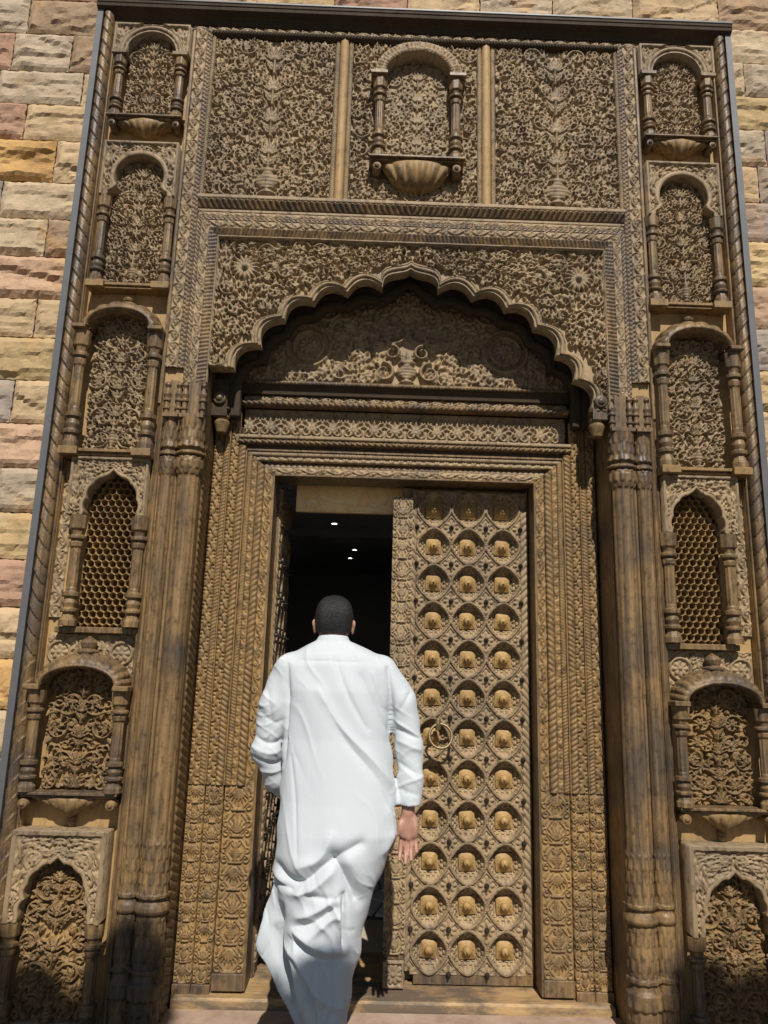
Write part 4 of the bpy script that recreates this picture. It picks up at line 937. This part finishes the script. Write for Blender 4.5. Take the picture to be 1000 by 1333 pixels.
class Field:
    def __init__(s, lo, hi, h):
        s.lo = np.array(lo); s.h = h; n = ((np.array(hi)-s.lo)/h).astype(int)+1; s.F = np.full(n, .06, np.float32)
        s.ax = [s.lo[k]+np.arange(n[k])*h for k in range(3)]
    def win(s, lo, hi):
        return tuple(slice(max(0, int((lo[k]-s.lo[k])/s.h)), max(0, int((hi[k]-s.lo[k])/s.h)+2)) for k in range(3))
    def grids(s, w): return s.ax[0][w[0]][:, None, None], s.ax[1][w[1]][None, :, None], s.ax[2][w[2]][None, None, :]
    def add(s, d, w, k, sub=False):
        f = s.F[w]
        if sub: s.F[w] = np.maximum(f, -d); return
        hh = np.clip(k-np.abs(f-d), 0, None)/k if k > 0 else 0; s.F[w] = np.minimum(f, d)-hh*hh*k*.25
    def limb(s, pts, k=.015, sub=False):
        for (p, r0), (q, r1) in zip(pts[:-1], pts[1:]):
            p, q = np.array(p), np.array(q); m = max(r0, r1)+.06+k; w = s.win(np.minimum(p, q)-m, np.maximum(p, q)+m); X, Y, Z = s.grids(w)
            d = q-p; L = d@d; t = np.clip(((X-p[0])*d[0]+(Y-p[1])*d[1]+(Z-p[2])*d[2])/L, 0, 1)
            s.add(np.sqrt((X-p[0]-t*d[0])**2+(Y-p[1]-t*d[1])**2+(Z-p[2]-t*d[2])**2)-(r0+(r1-r0)*t), w, k, sub)
    def ball(s, c, r, k=.015, sub=False):
        r = np.array(r)*np.ones(3); w = s.win(np.array(c)-r-.06-k, np.array(c)+r+.06+k); X, Y, Z = s.grids(w)
        e = np.sqrt(((X-c[0])/r[0])**2+((Y-c[1])/r[1])**2+((Z-c[2])/r[2])**2); s.add((e-1)*r.min(), w, k, sub)
    def loft(s, rows, k=.0, p=2.2):
        R = np.array(sorted(rows)); X, Y, Z = s.grids((slice(None),)*3); z = s.ax[2]
        ii = [np.interp(z, R[:, 0], R[:, j])[None, None, :] for j in range(1, 5)]; cx, rx = (ii[0]+ii[1])/2, (ii[1]-ii[0])/2
        e = (np.abs((X-cx)/rx)**p+np.abs((Y-ii[2])/ii[3])**p)**(1/p); d = (e-1)*np.minimum(rx, ii[3]); d = np.maximum(d, np.maximum(z[-1]*0+R[0, 0]-Z, Z-R[-1, 0]))
        s.add(d.astype(np.float32), (slice(None),)*3, k)
    def mesh(s, name, mat, parent):
        V, Q = surface_nets(s.F, s.lo, s.h); return mk(name, V, Q, mat, parent, None, True)
person = empty('person', 'person in a long white robe seen from behind, stepping through the doorway, right palm open', 'person', loc=(-.3, -.45, 0))
HX, HY = -.322, -.375
B = Field((-.70, -.68, -1.585), (.12, -.08, .33), .0046)
B.ball((HX, HY, .205), (.076, .092, .098), .02); B.ball((HX, HY+.035, .15), (.058, .062, .075), .03)              # skull, jaw
B.limb([((HX, HY+.10, .19), .012), ((HX, HY+.112, .165), .015)], .015); B.ball((HX, HY+.085, .085), (.025, .02, .02), .02)   # nose, chin
for q in (-1, 1):
    B.ball((HX+q*.03, HY+.083, .20), (.014, .01, .010), .006)
    B.ball((HX+q*.082, HY+.004, .168), (.009, .017, .031), .006); B.ball((HX+q*.088, HY-.006, .182), (.007, .012, .016), .006)    # ears
B.limb([((HX+.02, HY+.085, .125), .008), ((HX-.02, HY+.085, .125), .008)], .008)                                    # mouth
B.limb([((HX, HY+.0, .15), .056), ((HX, -.395, .05), .056)], .02)                                                   # neck
B.limb([((HX-.15, -.40, -.015), .045), ((HX+.18, -.40, -.015), .045)], .03); B.limb([((HX+.01, -.40, -.04), .075), ((HX+.02, -.415, -.30), .08), ((HX+.03, -.435, -.66), .09)], .04)
B.limb([((-.105, -.40, -.025), .040), ((.012, -.42, -.31), .030), ((.016, -.445, -.50), .027), ((.012, -.452, -.575), .027)], .02)
B.limb([((-.51, -.40, -.025), .040), ((-.582, -.395, -.35), .028), ((-.54, -.325, -.475), .026), ((-.48, -.22, -.54), .027)], .02)
B.limb([((-.215, -.45, -.70), .085), ((-.255, -.46, -1.10), .055), ((-.275, -.53, -1.36), .042), ((-.285, -.555, -1.50), .034)], .03)
B.limb([((-.385, -.44, -.70), .08), ((-.38, -.34, -1.08), .055), ((-.325, -.33, -1.34), .040), ((-.32, -.34, -1.50), .034)], .03)
for (x, y) in ((-.285, -.56), (-.32, -.34)): B.limb([((x, y-.02, -1.51), .03), ((x, y+.15, -1.52), .024)], .02)
# right hand: palm turned to the back, fingers loosely curled
hw = np.array((.012, -.452, -.575))
B.limb([((.000, -.455, -.60), .020), ((-.004, -.460, -.655), .017)], .012); B.limb([((.016, -.452, -.60), .020), ((.016, -.455, -.665), .017)], .012); B.limb([((.034, -.452, -.60), .020), ((.036, -.457, -.655), .016)], .012)
B.ball((-.018, -.468, -.628), (.017, .017, .032), .01); B.ball((.042, -.466, -.63), (.013, .015, .032), .01)
for (x, z, a, L, lean) in ((-.012, -.672, .45, .070, -.10), (.008, -.680, .55, .076, -.05), (.027, -.676, .62, .070, -.02), (.044, -.664, .70, .055, .05)):
    p = np.array((x, -.456, z)); pts = [(p, .0098)]
    for j, (f, bend) in enumerate(((.45, .35*a), (.32, 1.0*a), (.23, 1.6*a))):
        p = p+L*f*1.12*np.array((lean, -math.sin(bend), -math.cos(bend))); pts.append((p, (.0092, .0085, .0075)[j]))
    B.limb(pts, .003)
B.limb([((-.024, -.462, -.622), .013), ((-.043, -.474, -.665), .0105), ((-.052, -.480, -.693), .0095), ((-.055, -.488, -.715), .008)], .004)
# left hand, in front of the body
lh = np.array((-.48, -.22, -.54)); B.ball(lh+(.02, .05, -.025), (.028, .045, .02), .012)
for j in range(4): B.limb([(lh+(.0+j*.014, .085, -.03), .0095), (lh+(.008+j*.014, .12, -.045), .009), (lh+(.012+j*.014, .13, -.075), .008)], .003)
B.limb([(lh+(.045, .04, -.02), .012), (lh+(.06, .08, -.02), .0095), (lh+(.058, .11, -.03), .008)], .004)
body = B.mesh('body', 'skin', person)
for o_ in (body,): o_.matrix_parent_inverse = person.matrix_basis.inverted()
def hold(o): o.matrix_parent_inverse = person.matrix_basis.inverted(); return o
# hair: cropped cap with a soft nape line, cut round the ears
Hh = Field((HX-.11, HY-.13, .08), (HX+.11, HY+.13, .33), .0036)
X, Y, Z = Hh.grids((slice(None),)*3)
e = (np.abs((X-HX)/.0815)**2.5+np.abs((Y-HY)/.0985)**2.3+np.abs((Z-.203)/.1015)**2.5)**(1/2.4)
d = (e-1)*.083; line = .140+np.clip((Y-HY+.035)*1.1, 0, .11)+0*X; d = np.maximum(d, (line-Z)*.7)
ear = np.sqrt(((np.abs(X-HX)-.088)/.02)**2+((Y-HY-.006)/.024)**2+((Z-.163)/.038)**2); d = np.maximum(d, (1-ear)*.02)
Hh.F = np.minimum(Hh.F, d.astype(np.float32)); V, Q = surface_nets(Hh.F, Hh.lo, Hh.h)
gh = np.random.default_rng(9); V = V+gh.normal(0, .0005, V.shape); hold(mk('hair', V, Q, 'hair', person))
# short strands standing off the cap
ns = 9000; th = gh.uniform(0, 6.283, ns); zz = gh.uniform(-.75, 1, ns); q = np.sqrt(1-zz**2); nrm = np.stack([q*np.cos(th), q*np.sin(th), zz], 1)
pt = np.array((HX, HY, .205))+nrm*np.array((.0825, .0985, .1035)); ln = .140+np.clip((pt[:, 1]-HY+.035)*1.1, 0, .11)
ok = (pt[:, 2] > ln) & (((np.abs(pt[:, 0]-HX)-.088)/.022)**2+((pt[:, 1]-HY-.006)/.026)**2+((pt[:, 2]-.163)/.04)**2 > 1); pt, nrm = pt[ok], nrm[ok]
tg = np.cross(nrm, gh.normal(0, 1, nrm.shape)); tg /= np.linalg.norm(tg, axis=1)[:, None]; tip = pt+nrm*.0035+np.array((0, 0, -.006))+gh.normal(0, .0025, pt.shape)
V = np.stack([pt-tg*.0007-nrm*.002, pt+tg*.0007-nrm*.002, tip], 1).reshape(-1, 3); so_ = hold(mk('hair_strands', V, np.arange(len(V)).reshape(-1, 3), 'hair', person)); so_['kind'] = 'stuff'
# robe
rows = [(.132, -.384, -.258, -.392, .066), (.105, -.392, -.250, -.398, .070), (.075, -.445, -.178, -.405, .082), (.045, -.50, -.11, -.41, .094), (.0, -.54, -.068, -.412, .108), (-.10, -.535, -.062, -.42, .122), (-.29, -.512, -.067, -.43, .128), (-.53, -.508, -.032, -.452, .145),
        (-.645, -.51, -.032, -.465, .156), (-.73, -.515, -.066, -.465, .165), (-.80, -.515, -.09, -.455, .172), (-.845, -.505, -.11, -.45, .175), (-.93, -.485, -.137, -.44, .182), (-1.01, -.468, -.155, -.435, .186), (-1.095, -.450, -.165, -.435, .188), (-1.175, -.425, -.188, -.44, .188), (-1.255, -.40, -.198, -.445, .186), (-1.345, -.375, -.205, -.45, .182), (-1.47, -.36, -.205, -.45, .18)]
flap = [(-.80, -.500, -.36, -.47, .035), (-.87, -.522, -.36, -.475, .030), (-.96, -.548, -.36, -.48, .024), (-1.03, -.566, -.36, -.485, .018), (-1.055, -.570, -.36, -.487, .016), (-1.08, -.560, -.36, -.488, .016), (-1.12, -.532, -.34, -.49, .016), (-1.19, -.488, -.34, -.49, .016), (-1.28, -.430, -.34, -.49, .016), (-1.36, -.385, -.34, -.49, .016)]
K = Field((-.70, -.70, -1.50), (.13, -.14, .16), .0052)
K.loft(rows); K.loft(flap, .012)
K.limb([((-.105, -.41, -.02), .070), ((-.02, -.42, -.14), .060), ((.014, -.425, -.31), .054), ((.022, -.44, -.44), .049), ((.018, -.452, -.525), .046)], .022)
K.limb([((-.50, -.41, -.02), .070), ((-.558, -.415, -.16), .060), ((-.585, -.40, -.35), .055), ((-.545, -.34, -.47), .048), ((-.50, -.265, -.53), .044)], .022)
w = K.win((-.07, -.54, -.64), (.10, -.34, -.525)); X, Y, Z = K.grids(w)
inside_arm = np.sqrt((X-.016)**2+(Y+.452)**2)+0*Z
K.F[w] = np.where((inside_arm < .075) & (Z < -.545) & (X > -.045), .01, K.F[w])
K.limb([((.018, -.45, -.50), .039), ((.018, -.452, -.60), .039)], 0, True)
K.limb([((HX, -.395, .10), .058), ((HX, -.385, .16), .058)], 0, True)
V, Q = surface_nets(K.F, K.lo, K.h)
for it in range(4):                       # relax the voxel stepping
    S = np.zeros_like(V); N = np.zeros(len(V))
    for a, b in ((0, 1), (1, 2), (2, 3), (3, 0)):
        np.add.at(S, Q[:, a], V[Q[:, b]]); np.add.at(S, Q[:, b], V[Q[:, a]]); np.add.at(N, Q[:, a], 1); np.add.at(N, Q[:, b], 1)
    V = V*.45+.55*S/N[:, None]
def seg_dist(P, pts):
    best = np.full(len(P), 9.); tt = np.zeros(len(P)); n = len(pts)-1
    for i in range(n):
        a, b = np.array(pts[i]), np.array(pts[i+1]); d = b-a; t = np.clip((P-a)@d/(d@d), 0, 1); q = np.hypot(*(P-a-t[:, None]*d).T); m = q < best; best[m] = q[m]; tt[m] = (i+t[m])/n
    return best, tt
def smooth_curve(pts):
    pts = np.array(pts); 
    for k in range(2): pts = np.concatenate([pts[:1], np.stack([.75*pts[:-1]+.25*pts[1:], .25*pts[:-1]+.75*pts[1:]], 1).reshape(-1, 2), pts[-1:]])
    return pts
FOLDS = [([(-.304, .029), (-.249, -.113), (-.164, -.245)], -.007, .014), ([(-.364, -.1), (-.281, -.233), (-.155, -.347), (-.067, -.447)], .010, .020), ([(-.33, -.16), (-.25, -.29), (-.14, -.40), (-.07, -.50)], -.006, .018), ([(-.195, -.035), (-.113, -.199), (-.071, -.257)], -.007, .014), ([(-.15, -.02), (-.09, -.16)], .005, .012),
         ([(-.502, -.0), (-.495, -.194), (-.495, -.37)], -.014, .012), ([(-.084, -.0), (-.066, -.12), (-.066, -.30)], -.014, .012), ([(-.465, -.355), (-.436, -.512), (-.417, -.708)], -.004, .007), ([(-.073, -.547), (-.041, -.63), (-.084, -.701)], .012, .02), ([(-.409, -.749), (-.321, -.72), (-.289, -.636)], .012, .022),
         ([(-.51, -.755), (-.435, -.81), (-.371, -.795), (-.292, -.719), (-.175, -.661)], -.022, .022), ([(-.51, -.79), (-.43, -.85), (-.36, -.83), (-.28, -.76)], .014, .020), ([(-.28, -.70), (-.214, -.80), (-.175, -.87)], -.032, .026), ([(-.23, -.845), (-.229, -1.03)], -.024, .012), ([(-.25, -.85), (-.245, -1.03)], .014, .012),
         ([(-.415, -.973), (-.313, -1.029), (-.232, -1.036)], .018, .022), ([(-.41, -1.01), (-.31, -1.065), (-.22, -1.07)], -.018, .02), ([(-.423, -.989), (-.386, -1.091), (-.301, -1.191), (-.219, -1.233)], .016, .02), ([(-.40, -1.08), (-.33, -1.23), (-.25, -1.33)], -.014, .02), ([(-.464, -.974), (-.399, -1.12), (-.369, -1.263)], .018, .02), ([(-.49, -1.0), (-.44, -1.13), (-.40, -1.26)], -.020, .022),
         ([(-.50, -.819), (-.428, -.834)], -.018, .014), ([(-.44, .02), (-.2, .02)], -.002, .006), ([(-.257, -.841), (-.328, -.897), (-.4, -.925)], .014, .018), ([(-.26, -.88), (-.33, -.935), (-.41, -.96)], -.013, .016), ([(-.375, -.844), (-.286, -.855), (-.239, -.841)], -.011, .015), ([(-.353, -.991), (-.283, -.923), (-.237, -.908)], .011, .016), ([(-.47, -.90), (-.465, -1.02), (-.42, -1.20)], -.020, .012), ([(-.26, -1.05), (-.25, -1.2), (-.29, -1.34)], -.012, .02), ([(-.33, -1.08), (-.30, -1.22), (-.31, -1.36)], .012, .018),
         ([(-.581, -.106), (-.55, -.254), (-.58, -.372)], -0.0052, .012), ([(-.63, -.285), (-.56, -.327), (-.51, -.297)], -0.0091, .012), ([(-.64, -.33), (-.56, -.365), (-.51, -.34)], 0.0052, .012), ([(-.64, -.37), (-.55, -.41), (-.50, -.385)], -0.0078, .012), ([(-.62, -.43), (-.54, -.44), (-.50, -.41)], 0.0052, .01), ([(-.60, -.20), (-.54, -.24), (-.51, -.22)], -0.0046, .012),
         ([(.03, -.07), (-.036, -.182)], -0.0052, .012), ([(-.04, -.25), (.06, -.284)], -0.0078, .013), ([(-.04, -.29), (.06, -.33)], 0.0052, .012), ([(-.03, -.38), (.05, -.42)], -0.0052, .013), ([(-.02, -.48), (.05, -.50)], -0.0039, .010)]
nrm = np.zeros_like(V); fn = np.cross(V[Q[:, 1]]-V[Q[:, 0]], V[Q[:, 2]]-V[Q[:, 0]])
for a in range(4): np.add.at(nrm, Q[:, a], fn)
nrm /= np.linalg.norm(nrm, axis=1)[:, None]+1e-9
if (nrm*(V-V.mean(0))).sum() < 0: nrm = -nrm
wt = np.clip(-nrm[:, 1]*1.6, 0, 1)
D = np.zeros(len(V))
for pts, amp, wd in FOLDS:
    q, t = seg_dist(V[:, [0, 2]], smooth_curve(pts)); D += .95*amp*(np.exp(-(q/wd)**2)*.7+.6*np.exp(-q/(wd*.45)))*np.sin(np.pi*np.clip(.12+.76*t, 0, 1))**.6
low = np.clip((-.70-V[:, 2])/.3, 0, 1)
gn = np.random.default_rng(77)
def vnoise(P, sc):                       # smooth 2-D value noise
    A = gn.normal(0, 1, (64, 64)); a, b = P[:, 0]*sc+31, P[:, 1]*sc+31; i, j = np.floor(a).astype(int), np.floor(b).astype(int); p, q = a-i, b-j; p, q = p*p*(3-2*p), q*q*(3-2*q)
    i %= 63; j %= 63; return (A[i, j]*(1-p)+A[i+1, j]*p)*(1-q)+(A[i, j+1]*(1-p)+A[i+1, j+1]*p)*q
XZ = V[:, [0, 2]]
def creases(ang, wl, amp, mask, warp=.03, sharp=2.2):
    d = np.array((math.cos(ang), math.sin(ang))); n_ = np.array((-d[1], d[0]))
    loc = np.stack([XZ@d/.22, XZ@n_/.05], 1)
    ph = (XZ@n_+warp*vnoise(XZ, 7))/wl
    r = (1-np.abs(np.sin(np.pi*ph)))**sharp
    return amp*r*np.clip(vnoise(loc, 1.0)*.9, 0, 1)*mask
arm_r = np.clip((XZ[:, 0]+.065)/.03, 0, 1)*(XZ[:, 1] > -.58); arm_l = np.clip((-.505-XZ[:, 0])/.03, 0, 1)*(XZ[:, 1] > -.56); tor = (1-arm_r)*(1-arm_l)*(1-low)
D += creases(-1.1, .085, .0045, tor)-creases(-1.25, .10, .003, tor)
D += creases(-.6, .05, .008, arm_r)+creases(.45, .042, .005, arm_r)+creases(.6, .05, .008, arm_l)+creases(-.6, .042, .006, arm_l)
D += creases(-1.1, .075, .014, low, .05)+creases(-.8, .05, .005, low)-creases(-1.3, .09, .013, low, .05)
D += .0025*np.sin(XZ[:, 0]*34+XZ[:, 1]*16+2*np.sin(XZ[:, 1]*7))
V = V+nrm*(D*wt)[:, None]+nrm*((1-wt)*.004*np.sin(V[:, 2]*42+V[:, 1]*20))[:, None]
hold(mk('robe', V, Q, 'cloth', person))
for (x, y) in ((-.285, -.56), (-.32, -.34)):
    Sh = Field((x-.06, y-.09, -1.554), (x+.06, y+.24, -1.43), .005); Sh.limb([((x, y-.03, -1.518), .036), ((x, y+.08, -1.522), .040), ((x, y+.17, -1.527), .030)], .02); hold(Sh.mesh('shoe', 'shoe', person))

# ================================================================ added, unseen trees behind the photographer, crowns shaped to shade the portal foot
def tree(name, tx, ty, blobs, seed, label):
    t = empty(name, label, 'tree', loc=(tx, ty, 0)); t['group'] = 'added trees out of view that cast shadow'
    g = np.random.default_rng(seed); V = []
    for (x, z, r) in blobs:
        n = int(3000*(r/.25)**2); p = g.normal(0, 1, (n, 3)); p /= np.linalg.norm(p, axis=1)[:, None]; p *= (r*g.uniform(.35, 1.03, n)**.5)[:, None]
        a = g.normal(0, 1, (n, 3)); a /= np.linalg.norm(a, axis=1)[:, None]; b = np.cross(a, g.normal(0, 1, (n, 3))); b /= np.linalg.norm(b, axis=1)[:, None]
        c = p+np.array((x-tx, g.uniform(-.1, .1), z)); V.append(np.stack([c-a*.05, c+b*.022, c+a*.05, c-b*.022], 1))
    V = np.concatenate(V).reshape(-1, 3); mk('crown', V, np.arange(len(V)).reshape(-1, 4), 'leaf', t, None, False, False)
    zt = np.mean([b[1] for b in blobs]); n = 12; th = np.linspace(0, 2*math.pi, n, endpoint=False); zz = np.linspace(0, zt, 14); R = np.interp(zz, [0, .3, zt], [.16, .11, .05])
    P = np.stack([np.stack([r*np.cos(th)+.05*math.sin(z), r*np.sin(th), np.full(n, z)], -1) for z, r in zip(zz, R)], 1); mk('trunk', P, gfaces(n, 14, True), 'bark', t, None, True, False)
    for (x, z, r) in blobs[::2]:
        a, b = np.array((.04, 0, zt*.8)), np.array((x-tx, 0, z)); L = np.linspace(0, 1, 6); ctr = a+(b-a)*L[:, None]+np.array((0, 0, .1))*np.sin(L*math.pi)[:, None]
        P = np.stack([np.stack([c[0]+rr*np.cos(th), c[1]+rr*np.sin(th), np.full(n, c[2])], -1) for c, rr in zip(ctr, np.linspace(.05, .015, 6))], 1); mk('limb', P, gfaces(n, 6, True), 'bark', t, None, True, False)
DY = 5.2; SX, SZ = math.tan(SUN_AZ)*DY, math.tan(SUN_EL)/math.cos(SUN_AZ)*DY
def cast(lst): return [(x+SX, z-r+SZ, r) for x, z, r in lst]+[(x+SX, z-r*1.9+SZ, r*1.15) for x, z, r in lst]
tree('added_shade_tree', -1.4, -DY, cast([(-2.25, .26, .26), (-1.9, .22, .24), (-1.60, .26, .20), (-1.40, .10, .18), (-1.20, .24, .20)]), 1, 'added unseen tree that casts shadow, tallest of the row')
tree('added_shade_tree', .1, -DY, cast([(-.88, -.20, .2), (-.60, -.24, .2), (-.34, -.25, .22), (-.06, -.29, .2), (.2, -.34, .2)]), 2, 'added unseen tree that casts shadow, lower, between two taller ones')
tree('added_shade_tree', 2.0, -DY, cast([(1.36, .25, .17), (1.62, .14, .22), (1.95, .15, .25), (2.3, .1, .25)]), 3, 'added unseen tree that casts shadow, beside the lower one')
